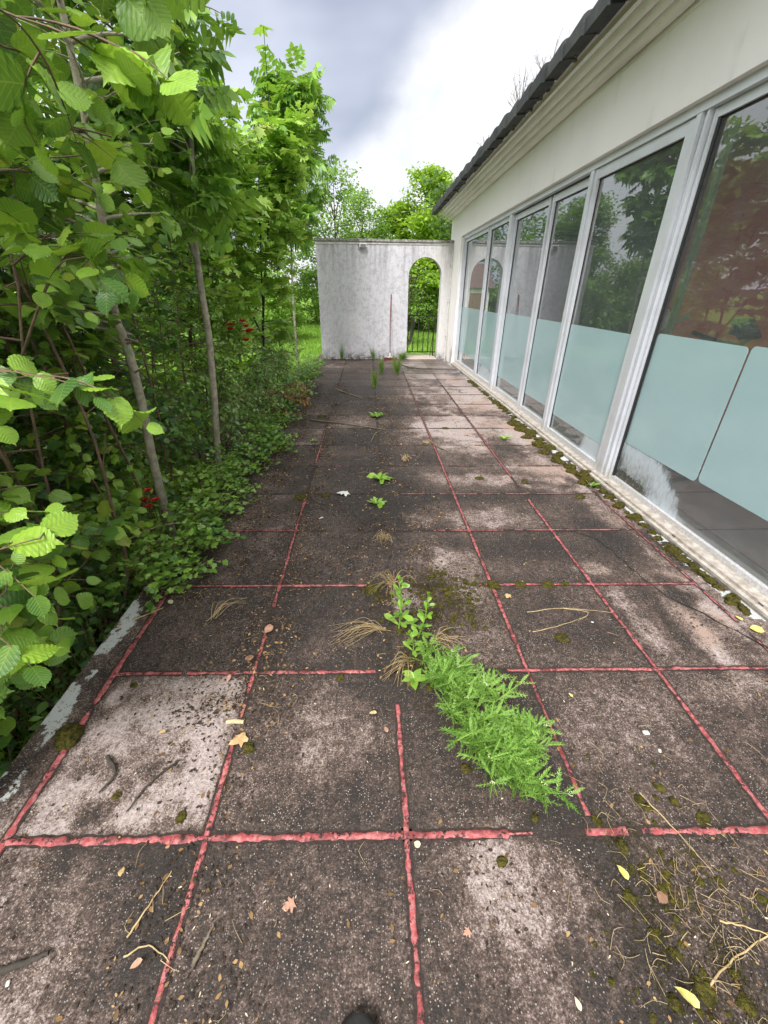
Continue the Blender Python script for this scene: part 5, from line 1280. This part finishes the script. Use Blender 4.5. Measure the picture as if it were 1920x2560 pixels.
rosette('plantain_weed', (.09, 3.31, 0), 13, .105, 'broad-leaved rosette weed, larger of the pair in the middle of the terrace', seed=1)
rosette('plantain_weed', (.05, 2.85, 0), 11, .085, 'broad-leaved rosette weed, nearer and smaller of the pair in the middle', seed=2)
rosette('plantain_weed', (.10, 5.30, 0), 14, .12, 'leafy weed in the joint halfway to the arch wall', seed=3, flat=.6)
rosette('plantain_weed', (1.51, 4.36, 0), 9, .09, 'small seedling weed alone near the windows', seed=4, flat=.8, kind='lance')
rosette('plantain_weed', (1.90, 3.12, 0), 6, .075, 'tiny seedling among the moss beside the window sill', seed=5, flat=.9)
rosette('plantain_weed', (-.62, 4.35, 0), 8, .05, 'small pale weed between ivy and the first long joint', seed=6, flat=.4)
rosette('plantain_weed', (.18, 1.20, 0), 8, .065, 'low pale rosette just beyond the yarrow', seed=7, flat=.3, kind='ovate')
def tall_weed(loc, hgt, n, label, seed, lean=(.0, -.02), size=.07):
    g = np.random.default_rng(seed); root = empty('tall_weed', loc, label=label, cat='weed'); ts = TubeSet(); P, A, N_, S = [], [], [], []
    q = smooth_path([(0, 0, 0), (lean[0]*.5+.01, lean[1]*.5, hgt*.5), (lean[0], lean[1], hgt)], 12); ts.add(q, .004, .002, 5)
    for i in range(n):
        k = 1+i*10/n; j = int(k); p = q[j]; a = i*2.4+g.normal(0, .25); u = i/n
        P.append(p); A.append((math.cos(a), math.sin(a), .35+.8*u)); N_.append((-math.cos(a)*.5, -math.sin(a)*.5, 1)); S.append(size*(1.25-.75*u)*g.uniform(.8, 1.15))
    for i in range(7): a = i*.9; P.append(q[-1]); A.append((math.cos(a)*.5, math.sin(a)*.5, 1)); N_.append((math.cos(a), math.sin(a), .3)); S.append(size*.4)
    ts.build('stem', M_WEED, root); V, F = place_leaves(P, A, N_, S, 'oblong', 1); mesh_np('leaves', V, F, M_WEED, root)
tall_weed((.135, 1.50, 0), .27, 20, 'upright leafy weed, left of the two beyond the yarrow', 1, (.0, .05), .07)
tall_weed((.225, 1.44, 0), .24, 18, 'upright leafy weed, right of the two beyond the yarrow', 2, (.04, .03), .058)
tall_weed((.19, 1.34, 0), .13, 10, 'short leafy weed in front of the two upright ones', 3, (-.02, .0), .055)
def fan(name, loc, n, L, az, spread, label, mat=None, seed=1, h=.05, cat='dry weed', blade=False, curl=.0):
    g = np.random.default_rng(seed); root = empty(name, loc, label=label, cat=cat); ts = TubeSet()
    for i in range(n):
        a = az+g.normal(0, spread); l = L*g.uniform(.5, 1.1); hh = h*g.uniform(.3, 1.3); e = np.array([math.cos(a)*l, math.sin(a)*l, hh if blade else .006])
        q = smooth_path([(g.normal(0, .012), g.normal(0, .012), .006), (e[0]*.5+g.normal(0, .012), e[1]*.5+g.normal(0, .012), hh*(.7 if blade else 1)+.006), e], 9); ts.add(q, .0016 if not blade else .0042, .0006, 3)
    ts.build('stalks', mat or M_STRAW, root)
fan('dry_stalks', (.07, 1.50, 0), 26, .27, R(195), .22, 'fan of dry straw stalks lying left of the upright weeds', seed=1)
fan('dry_stalks', (.17, 1.30, 0), 22, .16, R(215), .35, 'short dry stalks under the front upright weed', seed=2)
fan('dry_stalks', (.09, 2.33, 0), 30, .08, 0, 3, 'small dried-out rosette in the middle of the terrace', seed=3, h=.05)
fan('dry_stalks', (.12, 1.85, 0), 34, .14, R(200), 1.6, 'wispy dry stalks beyond the upright weeds', seed=4, h=.05)
fan('dry_stalks', (.30, 1.42, 0), 16, .16, R(-10), .5, 'dry stalks right of the upright weeds over the moss', seed=5)
fan('dry_stalks', (-.82, 1.60, 0), 9, .20, R(55), .25, 'bent straw bunch with a pale leaf on the left slab', seed=6)
def tuft(loc, n, hgt, label, seed, spread=.5, mat=None):
    fan('grass_tuft', loc, n, hgt*spread, 0, 3, label, mat or M_GRASS, seed, hgt, 'grass tuft', True)
tuft((.09, 7.15, 0), 70, .26, 'grass tuft in the central joint, nearest of the three near the broom', 11, .35)
tuft((.25, 8.3, 0), 60, .30, 'grass tuft left of the widest one in front of the broom', 12, .3)
tuft((.55, 8.3, 0), 110, .30, 'widest grass tuft in front of the broom', 13, .55)
tuft((-.62, 10.12, 0), 40, .30, 'wispy grass at the foot of the arch wall near its left end', 14, .3)
tuft((.11, 10.1, 0), 40, .24, 'grass tuft at the foot of the arch wall left of the broom', 15, .4)
tuft((.80, 10.08, 0), 110, .17, 'dark grass clump between the broom and the archway', 16, .9)
tuft((.35, 3.75, 0), 26, .06, 'tiny dry grass sprigs near the middle rows', 17, .8, M_STRAW)
tuft((.62, 4.25, 0), 30, .03, 'low pale sprigs in a cross joint', 18, 1.5, M_STRAW)

# ------------------------------------------------------------------ MOSS
m, t = material('moss'); P = t.pos(); n1 = t.noise(60, 5, .7, P); n2 = t.noise(260, 3, .6, P)
c = t.mix(t.smooth(n1, .38, .62), (.028, .024, .007), (.085, .075, .015)); c = t.mix(t.math('MULTIPLY', t.smooth(n2, .5, .7), .5), c, (.13, .12, .025))
pbsdf(t, c, .95, 0, t.bump(n2, 1., .004), .15); M_MOSS = m
def moss_mesh(seed, spikes=420):
    g = np.random.default_rng(seed); n, k = 9, 22; V = []; F = []
    for i in range(n+1):
        ph = i/n*math.pi/2
        for j in range(k):
            a = 2*math.pi*j/k; r_ = math.cos(ph); d = Vector((math.cos(a)*r_, math.sin(a)*r_, math.sin(ph))); s = 1+.45*noise.noise(d*2.1+Vector((seed*3, 0, 0)))+.16*noise.noise(d*7)
            V.append((d.x*s, d.y*s, d.z*s))
    for i in range(n):
        for j in range(k): F.append((i*k+j, i*k+(j+1) % k, (i+1)*k+(j+1) % k, (i+1)*k+j))
    V = list(V); T = [tuple(f) for f in F]
    for _ in range(spikes):
        v = Vector(V[g.integers(0, n*k)])*g.uniform(.9, 1.02); d = (v+Vector(g.normal(0, .35, 3))).normalized(); s = g.uniform(.05, .15); q = d.orthogonal().normalized()*.025; b = len(V)
        V += [tuple(v-q), tuple(v+q), tuple(v+d*s), tuple(v+d*s*.5-q)]; T.append((b, b+1, b+2, b+3))
    return np.array(V), np.array(T)
MOSSM = []
for s in range(4):
    V, F = moss_mesh(s); o = mesh_np('moss_tmp', V, F, M_MOSS, smooth=True); MOSSM.append(o.data); bpy.data.objects.remove(o)
def moss_clump(loc, r, h, rz, label, group=None, k=0, ry=1.0):
    o = bpy.data.objects.new('moss_clump', MOSSM[k % 4]); col.objects.link(o); o.location = (loc[0], loc[1], .0); o.scale = (r, r*ry, h); o.rotation_euler = (0, 0, rz); tag(o, label, 'moss', group)
g = np.random.default_rng(100); k = 0; y = 7.6
while y > 1.55:
    big = 3.3 < y < 5.2; st = .11 if y > 5.2 else .06 if big else .08
    if y > 5.2 or big or 2.75 < y < 3.3 or y < 2.72:
        r_ = (.040 if big else .026)*g.uniform(.45, 1.5); dx = g.uniform(.085, .10)+(g.random()**2*.14 if 3.1 < y < 5.2 else .0) 
        moss_clump((FX(y)-dx-(.0 if y > 3 else .0), y), r_, r_*g.uniform(.6, 1.0), g.uniform(0, 6), '%s dark green moss cushion %s' % ('small' if r_ < .022 else 'mid-sized' if r_ < .036 else 'large', 'by the near picture window sill' if y < 2.7 else 'by the sill at the near frame post' if y < 3.3 else 'under the wide door panel' if y < 4.55 else 'in the thick moss row under the sliding panels' if y < 5.5 else 'in the thin far row near the middle windows' if y < 6.7 else 'in the farthest stretch before the arch wall'), 'moss cushions along the window sill', k, g.uniform(1.0, 1.9)); k += 1
    y -= st*g.uniform(.6, 1.4)
for (x, y, r_, h, lab) in [(-1.15, .98, .045, .030, 'large rounded dark moss cushion on the left edge beside the white paint'), (-.62, .70, .016, .008, 'small oval moss spot on the pale front slab'), (-.86, .77, .012, .006, 'tiny moss spot at the left of the pale front slab'),
        (-1.02, 1.21, .013, .008, 'small moss knob near the left red joint'), (-.56, 2.98, .05, .016, 'flat moss patch by the first long joint in the middle distance'), (-.36, 3.0, .03, .012, 'flat moss spot beside the white scrap'), (-.62, 5.35, .06, .012, 'flat moss streak on the far left rows'),
        (.70, 1.83, .035, .014, 'moss lump on the red joint crossing beyond the yarrow'), (.86, 1.83, .028, .010, 'moss lump just right of the joint crossing'), (1.02, 1.825, .032, .01, 'moss lump on the red cross joint towards the windows'), (1.12, 1.83, .02, .01, 'small moss dot on the red cross joint'),
        (.38, .55, .014, .010, 'small moss tuft below the yarrow tip'), (.33, .82, .016, .012, 'small moss tuft left of the yarrow'), (.80, .28, .022, .014, 'rusty moss lump in the bottom right slab'), (.52, .66, .012, .01, 'tiny moss dot below the yarrow end'),
        (1.06, .64, .02, .01, 'moss smear on the right front red joint'), (.93, 1.42, .03, .012, 'moss spot beside the crossed straws'), (.98, 3.32, .035, .012, 'dark moss lump on the pale slab by the second long joint'), (1.36, 3.22, .03, .012, 'dark moss lump right of the other one on the pale slab'), (1.72, 2.93, .035, .018, 'dark moss lump near the crack and window'),
        (.01, 1.82, .04, .012, 'moss at the end of the broken red joint'), (.92, 4.8, .04, .008, 'thin moss line on a far cross joint'), (-.14, 1.22, .015, .008, 'moss dot on the second red cross joint'), (-.46, .92, .02, .012, 'moss by the tan dead leaf')]:
    moss_clump((x, y), r_, h, x*5, lab, None, int(abs(x*50)), 1.2)
g = np.random.default_rng(103); MV, MF, off = [], [], 0
SMV, SMF = moss_mesh(9, 60)
for i in range(420):
    while True:
        u = g.random()
        if u < .45: x, y = g.normal(.42, .16), g.normal(1.70, .15)
        elif u < .62: x, y = g.normal(.22, .07), g.normal(1.32, .12)
        elif u < .92: x, y = g.normal(.86, .13), g.normal(.38, .2)
        else: x, y = g.normal(.03, .1), g.normal(1.78, .06)
        if y > .1 and noise.noise(Vector((x*7, y*7, 4))) > -.12: break
    r_ = .0035+.011*g.random()**2.2; a = g.uniform(0, 6.28); c_, s_ = math.cos(a), math.sin(a); st = g.uniform(1, 1.7)
    V = SMV*np.array([r_, r_*st, r_*.6]); V = np.column_stack([V[:, 0]*c_-V[:, 1]*s_+x, V[:, 0]*s_+V[:, 1]*c_+y, V[:, 2]]); MV.append(V); MF.append(SMF+off); off += len(V)
tag(mesh_np('moss_tufts', np.vstack(MV), np.vstack(MF), M_MOSS, smooth=True), 'tiny olive moss tufts crowding the central slab and lower right slab', 'moss', kind='stuff')
# fine mossy growth over the slab centre: uncountable
g = np.random.default_rng(101); V = []; n = 14000
cx = []
while len(cx) < n:
    x, y = g.uniform(-.1, 1.1), g.uniform(.15, 2.0); mo = max([a*math.exp(-((x-u)/rx)**2-((y-v)/ry)**2) for u, v, rx, ry, a in [(.40, 1.72, .22, .2, 1), (.20, 1.30, .1, .12, 1), (.28, 1.48, .09, .15, .8), (.84, .33, .16, .2, .7), (.52, 1.2, .12, .12, .6), (.75, .6, .08, .08, .5), (.06, 1.75, .08, .1, .6)]])
    if g.random() < mo*(.15+1.5*max(0, noise.noise(Vector((x*14, y*14, 2)))+.1)): cx.append((x, y))
cx = np.array(cx); hgt = g.uniform(.004, .013, n); a = g.uniform(0, 6.28, n); w2 = .0013; c_, s_ = np.cos(a)*w2, np.sin(a)*w2; le = g.normal(0, .5, (n, 2))*hgt[:, None]; x, y = cx.T
V = np.stack([np.stack([x-c_, y-s_, 0*x], -1), np.stack([x+c_, y+s_, 0*x], -1), np.stack([x+le[:, 0], y+le[:, 1], hgt], -1)], 1).reshape(-1, 3)
tag(mesh_np('moss_carpet', V, np.arange(n*3).reshape(n, 3), M_MOSS), 'olive moss carpet creeping over the central and lower right slabs', 'moss', kind='stuff')

# ------------------------------------------------------------------ LITTER
M_LEAFTAN = simple('tan_leaf', (.62, .44, .22), (.45, .28, .13), 60, .6)
M_LEAFYEL = simple('yellow_leaf', (.72, .66, .24), (.60, .50, .12), 60, .5)
M_LEAFBRN = simple('brown_leaf', (.32, .17, .10), (.20, .11, .07), 60, .7)
M_LEAFPNK = simple('pinkish_leaf', (.50, .28, .20), (.36, .2, .14), 60, .7)
M_LEAFPALE = simple('pale_leaf', (.66, .58, .42), (.5, .42, .28), 60, .6)
M_CHIP = simple('white_chip', (.72, .72, .70), (.5, .5, .48), 60, .6)
def one_leaf(loc, size, rz, label, mat, kind='ovate', curl=1.5, tilt=.1, name='fallen_leaf', cat='leaf'):
    TV, TT = tpl(kind, 2 if kind == 'round' else 1); V = TV.copy()*size; V[:, 2] *= curl
    V[:, 1] -= size/2; V[:, 2] -= V[:, 2].min()
    V2 = V.copy(); V2[:, 2] -= .0006
    n = len(V); F = np.vstack([TT, TT[:, ::-1]+n]); o = mesh_np(name, np.vstack([V, V2]), F, mat, smooth=True)
    o.location = (loc[0], loc[1], .005); o.rotation_euler = (tilt, 0, rz); tag(o, label, cat)
one_leaf((-.51, .94), .072, 2.2, 'large crumpled tan leaf on the red joint right of the pale slab', M_LEAFTAN, 'ivy', 2.4)
one_leaf((.72, .51), .040, .2, 'pale yellow folded leaf on the lower right slab', M_LEAFYEL, 'ovate', 2)
one_leaf((.74, .27), .045, .55, 'curled yellow leaf near the bottom right', M_LEAFYEL, 'ovate', 3)
one_leaf((.13, .60), .020, 1, 'small round cream leaf just below the red joint crossing', M_LEAFPALE, 'round', 1)
one_leaf((-.24, .47), .035, 2, 'small pinkish triangular leaf on the front middle slab', M_LEAFPNK, 'maple', 1.5)
one_leaf((.83, 1.10), .022, .4, 'tiny lime green leaf on the slab right of the yarrow', M_LEAFYEL, 'ovate', 1)
one_leaf((.05, .97), .03, .4, 'pinkish leaf beside the top of the short red joint', M_LEAFPNK, 'ovate', 2)
one_leaf((.0, 1.04), .03, 1.4, 'tan leaf left of the short red joint', M_LEAFTAN, 'ovate', 2)
one_leaf((-.51, 1.50), .045, 2.5, 'pale pink curled leaf on the second long joint', M_LEAFPNK, 'round', 2.2)
one_leaf((-.56, 1.33), .04, .5, 'brown curled leaf near the joint crossing on the left', M_LEAFBRN, 'round', 2.2)
one_leaf((-1.08, 1.73), .05, .8, 'cream oval leaf beside the ivy at the left edge', M_LEAFPALE, 'ovate', 1)
one_leaf((-.62, 1.22), .035, 2.9, 'reddish leaf on the cross joint above the pale slab', M_LEAFPNK, 'ovate', 2)
one_leaf((-.80, .98), .03, 1.5, 'orange brown leaf on the pale front slab', M_LEAFTAN, 'ovate', 3)
one_leaf((-.73, .56), .03, .3, 'orange leaf at the lower part of the pale slab', M_LEAFTAN, 'ovate', 3)
one_leaf((-.60, .37), .03, 2, 'pinkish leaf near the left front straw', M_LEAFPNK, 'ovate', 2)
one_leaf((.24, .40), .022, 2, 'little brown triangular leaf right of the central joint', M_LEAFPNK, 'maple', 2)
one_leaf((.75, 1.72), .05, 2.6, 'torn tan leaf with a stalk beyond the yarrow', M_LEAFTAN, 'ivy', 2)
one_leaf((1.92, 1.44), .055, 1.2, 'yellow leaf against the window sill at the right edge', M_LEAFYEL, 'round', 1)
one_leaf((1.90, 1.52), .04, .2, 'smaller yellow leaf against the window sill', M_LEAFYEL, 'ovate', 1)
one_leaf((1.96, 1.36), .05, 2.2, 'brown leaf under the yellow one by the sill', M_LEAFBRN, 'round', 2)
one_leaf((.80, .45), .028, 2.2, 'grey brown leaf on the mossy lower right slab', M_LEAFBRN, 'round', 1)
one_leaf((.48, .27), .024, .2, 'grey oval leaf near the bottom centre right', M_LEAFPALE, 'ovate', 1)
mb = MB(); mb.tube([(0, 0, .009), (.03, .01, .010), (.065, .015, .009)], [.008, .009, .0075], 10)
o = mb.build('cork_stub', simple('cork', (.60, .46, .28), (.45, .32, .18), 90, .8), None, True); o.location = (-.57, 1.02, .001); o.rotation_euler = (0, 0, -.25); tag(o, 'pale stub like a cigarette filter by the tan leaf', 'stub')
one_leaf((-.23, 3.03), .10, 1.9, 'crumpled white paper scrap left of the rosette weeds', M_CHIP, 'maple', 1.5, name='paper_scrap', cat='paper')
one_leaf((-.36, 2.62), .03, 1.9, 'small white scrap below the paper', M_CHIP, 'ovate', 1.5, name='paper_scrap', cat='paper')
def stick(name, pts, r0_, r1, label, mat, cat='twig', side=None):
    p0 = np.array([*pts[0][:2], 0]); q = smooth_path([(x-p0[0], y-p0[1], (z if len(p) > 2 else r0_+.002)) for p in pts for x, y, z in [(p[0], p[1], p[2] if len(p) > 2 else 0)]], 14); ts = TubeSet()
    for k in range(14): q[k] += np.array([.0015*math.sin(k*2.3), .0015*math.cos(k*1.7), 0])
    ts.add(q, r0_, r1, 6, wob=.3)
    for a, b in (side or []): ts.add(smooth_path([q[a], q[a]+np.array([b[0]*.5, b[1]*.5, .004]), q[a]+np.array([b[0], b[1], .0])], 6), r1*.9, r1*.4, 5)
    V = np.vstack(ts.V); o = mesh_np(name, V, np.vstack(ts.F), mat, smooth=True); o.location = tuple(p0); tag(o, label, cat)
stick('straw', [(-.65, .42), (-.62, .49), (-.59, .56)], .0030, .0015, 'pale straw lying slanted on the front left slab', M_STRAW)
stick('straw', [(-.64, .385), (-.59, .405), (-.52, .375)], .0026, .0012, 'bent straw touching the second long red joint', M_STRAW)
stick('twig', [(.80, .28), (.90, .325), (1.04, .37)], .0028, .0018, 'thick pale twig at the bottom right corner', M_STRAW)
stick('twig', [(.93, .40), (.98, .39), (1.04, .37)], .0028, .0015, 'short pale twig above the thick one at the right edge', M_STRAW)
stick('straw', [(.80, 1.46), (.95, 1.50), (1.12, 1.56)], .0022, .001, 'lower straw of the crossed pair on the middle right slab', M_STRAW)
stick('straw', [(.82, 1.60), (1.02, 1.625), (1.27, 1.585)], .0022, .001, 'upper straw of the crossed pair on the middle right slab', M_STRAW)
stick('straw', [(1.02, 1.625), (1.14, 1.59), (1.06, 1.53)], .002, .001, 'short straw joining the crossed pair', M_STRAW)
stick('twig', [(-.55, 6.95), (-.36, 6.65), (-.10, 6.28)], .011, .006, 'grey forked stick on the far left rows', M_TWIG, side=[(4, (-.2, .05)), (8, (.02, -.25))])
stick('twig', [(-.75, 5.15), (-.30, 4.97), (.19, 4.73)], .010, .005, 'long pale twig across the middle left rows', M_TWIG, side=[(9, (.15, .03))])
stick('twig', [(.02, 4.3), (.06, 4.55), (.14, 4.72)], .006, .004, 'short upright-looking twig touching the long pale one', M_TWIG)
stick('twig', [(.66, 4.35), (.72, 4.15), (.80, 4.0)], .009, .005, 'short grey twig near the third long joint', M_TWIG)
stick('twig', [(.72, 9.3), (1.0, 8.9), (1.8, 8.73)], .010, .005, 'thin curved dark stick in front of the archway', M_DARKBARK)
stick('twig', [(-1.05, 10.08), (-.5, 10.05), (.1, 10.07)], .012, .008, 'long dark stick at the foot of the arch wall', M_DARKBARK)
stick('straw', [(-1.22, 1.60), (-1.17, 1.635), (-1.10, 1.69)], .0035, .002, 'thick straw stub at the left edge by the ivy', M_STRAW, side=[(4, (-.02, .03))])
stick('straw', [(-1.50, 2.2, .12), (-1.3, 2.3, .16), (-1.05, 2.42, .09)], .004, .002, 'yellowish cane stem bending over the ivy', M_STRAW)
stick('straw', [(.45, .945, .02), (.55, .93, .02), (.66, .95, .01)], .0014, .0008, 'long thin stalk under the yarrow edge', M_STRAW)
stick('twig', [(.90, .72), (.955, .60), (.99, .50)], .0022, .001, 'slanted thin twig crossing the right front joint', M_STRAW)
stick('twig', [(-.70, .88), (-.77, .80), (-.80, .72)], .004, .002, 'dark short twig on the pale front slab', M_DARKBARK)
stick('twig', [(-.96, .90), (-.90, .84), (-.92, .78)], .007, .003, 'dark bark piece on the left of the pale front slab', M_DARKBARK)
stick('twig', [(-.93, .37), (-.87, .385), (-.83, .40)], .009, .005, 'lump of dark bark at the front left', M_DARKBARK)
stick('twig', [(-.46, .36), (-.445, .40), (-.43, .44)], .006, .003, 'split brown twig right of the second long joint', M_TWIG)
for i, (x, y, s) in enumerate([(1.05, .93, .012), (1.06, .86, .007), (-.90, .35, .006), (1.13, 1.52, .006)]):
    mb = MB(); mb.box((-s, -s*.7, .001), (s, s*.7, s*.7), s*.3); o = mb.build('white_pebble', M_CHIP); o.location = (x, y, 0); o.rotation_euler = (0, 0, i); tag(o, '%s white pebble on the %s' % (('larger', 'right slab beside the long red joint'), ('smaller', 'right slab just below the larger pebble'), ('tiny', 'front left slab'), ('tiny', 'slab with the crossed straws'))[i], 'pebble')
# uncountable litter: crumbs, leaf bits and needles
def litter(name, n, seed, dens, size, kind, mat, label, ymax=7.5):
    g = np.random.default_rng(seed); pts_ = []
    while len(pts_) < n:
        y = .1+(ymax-.1)*g.random()**1.4; x = g.uniform(-1.28, FX(y)-.1); 
        if g.random() < dens(x, y): pts_.append((x, y))
    q = np.array(pts_); n = len(q); P = np.column_stack([q, g.uniform(.002, .006, n)]); a = g.uniform(0, 6.28, n); A = np.column_stack([np.cos(a), np.sin(a), g.normal(0, .12, n)]); N_ = np.column_stack([g.normal(0, .3, (n, 2)), np.ones(n)])
    V, F = place_leaves(P, A, N_, g.uniform(*size, n)*(1+q[:, 1]*.05), kind, 0); V[:, 2] = np.maximum(V[:, 2], .0015); tag(mesh_np(name, V, F, mat), label, 'litter', kind='stuff')
def dens(x, y):
    d = .05+1.0*math.exp(-((x+.50)/.16)**2)*(.5+.5*(y > 1.0))+.75*math.exp(-((x-.15)/.3)**2)*(1.2 < y < 6.5)+.8*(x < -.75)*(y > 1.75)+.35*math.exp(-((x-.85)/.25)**2-((y-.4)/.4)**2)
    d += .9*math.exp(-((x+.52)/.14)**2-((y-1.42)/.2)**2)+.8*math.exp(-((x+.46)/.12)**2-((y-1.12)/.09)**2)+.6*(x < -.72)*(y > 2.6)+.5*math.exp(-((x+.75)/.12)**2-((y-1.1)/.06)**2)
    return min(1, d*(.25+1.6*max(0, noise.noise(Vector((x*5, y*5, 7)))+.2)))
litter('leaf_litter', 4600, 110, dens, (.006, .020), 'ovate', M_DEAD, 'scattered brown leaf crumbs across the slabs')
M_HUMUS = simple('dark_humus', (.045, .028, .018), (.02, .014, .010), 60, .95)
litter('dark_litter', 26000, 111, dens, (.005, .016), 'ovate', M_HUMUS, 'dark crumbs of rotted leaves along the joints')
litter('pale_litter', 900, 112, lambda x, y: .3*dens(x, y)+.08, (.004, .012), 'lance', M_LEAFPALE, 'fine pale seeds and husks on the slabs', 5)
g = np.random.default_rng(113); ts = TubeSet()
for i in range(520):
    while True:
        y = .12+6*g.random()**1.3; x = g.uniform(-1.2, 1.9)
        if g.random() < dens(x, y)*.8+.03: break
    if i % 3 == 0: x, y = g.normal(.88, .13), g.normal(.38, .16)
    a = g.uniform(0, 6.28); l = g.uniform(.02, .07); m_ = g.normal(0, .01, 2); ts.add(smooth_path([(x, y, .004), (x+math.cos(a)*l/2+m_[0], y+math.sin(a)*l/2+m_[1], .009), (x+math.cos(a)*l, y+math.sin(a)*l, .004)], 5), .0010, .0005, 3)
tag(mesh_np('straw_bits', np.vstack(ts.V), np.vstack(ts.F), M_STRAW), 'thin bits of straw strewn over the slabs', 'litter', kind='stuff')

# shoe toe under the camera
sh = empty('shoe', (-.045, .175, 0), rz=R(-3), label='black rubber toe of a shoe at the bottom edge of the picture', cat='shoe')
def loft(secs, n=20):
    V = []; F = []
    for (y, wd, z0_, h_) in secs:
        for k in range(n):
            a = 2*math.pi*k/n; ca, sa = math.cos(a), math.sin(a); V.append((math.copysign(abs(ca)**.8, ca)*wd, y, z0_+h_/2+math.copysign(abs(sa)**.7, sa)*h_/2))
    m_ = len(secs)
    for i in range(m_-1):
        for k in range(n): F.append([i*n+k, i*n+(k+1) % n, (i+1)*n+(k+1) % n, (i+1)*n+k])
    F += [list(range(n)), [(m_-1)*n+k for k in range(n)][::-1]]; return V, F
mb = MB(); mb.add(*loft([(-.19, .034, .01, .09), (-.15, .038, .01, .095), (-.08, .042, .01, .085), (-.02, .052, .01, .07), (.03, .054, .01, .055), (.06, .049, .012, .046), (.078, .038, .014, .038), (.090, .020, .018, .024)])); mb.build('upper', M_BLK, sh, True)
mb = MB(); mb.add(*loft([(-.2, .034, .001, .016), (-.1, .038, .001, .016), (.0, .056, .001, .016), (.05, .054, .001, .016), (.083, .040, .002, .016), (.097, .021, .003, .014)])); mb.build('sole', M_RUBBER, sh, True)
# insect in the air
ins = empty('flying_insect', (.27, 2.6, 2.62), rz=R(40), label='tiny insect flying in the bright part of the sky', cat='insect')
mb = MB(); mb.tube([(0, -.009, 0), (0, -.003, .001), (0, .004, .002), (0, .009, .0)], [.001, .0028, .0024, .0008], 8); mb.build('body', M_DARKBARK, ins, True)
for s in (-1, 1):
    mb = MB(); mb.add([(0, 0, .002), (s*.010, .003, .008), (s*.012, -.005, .009), (s*.003, -.006, .003)], [[0, 1, 2, 3]]); mb.build('wing', M_LEAFPALE, ins)
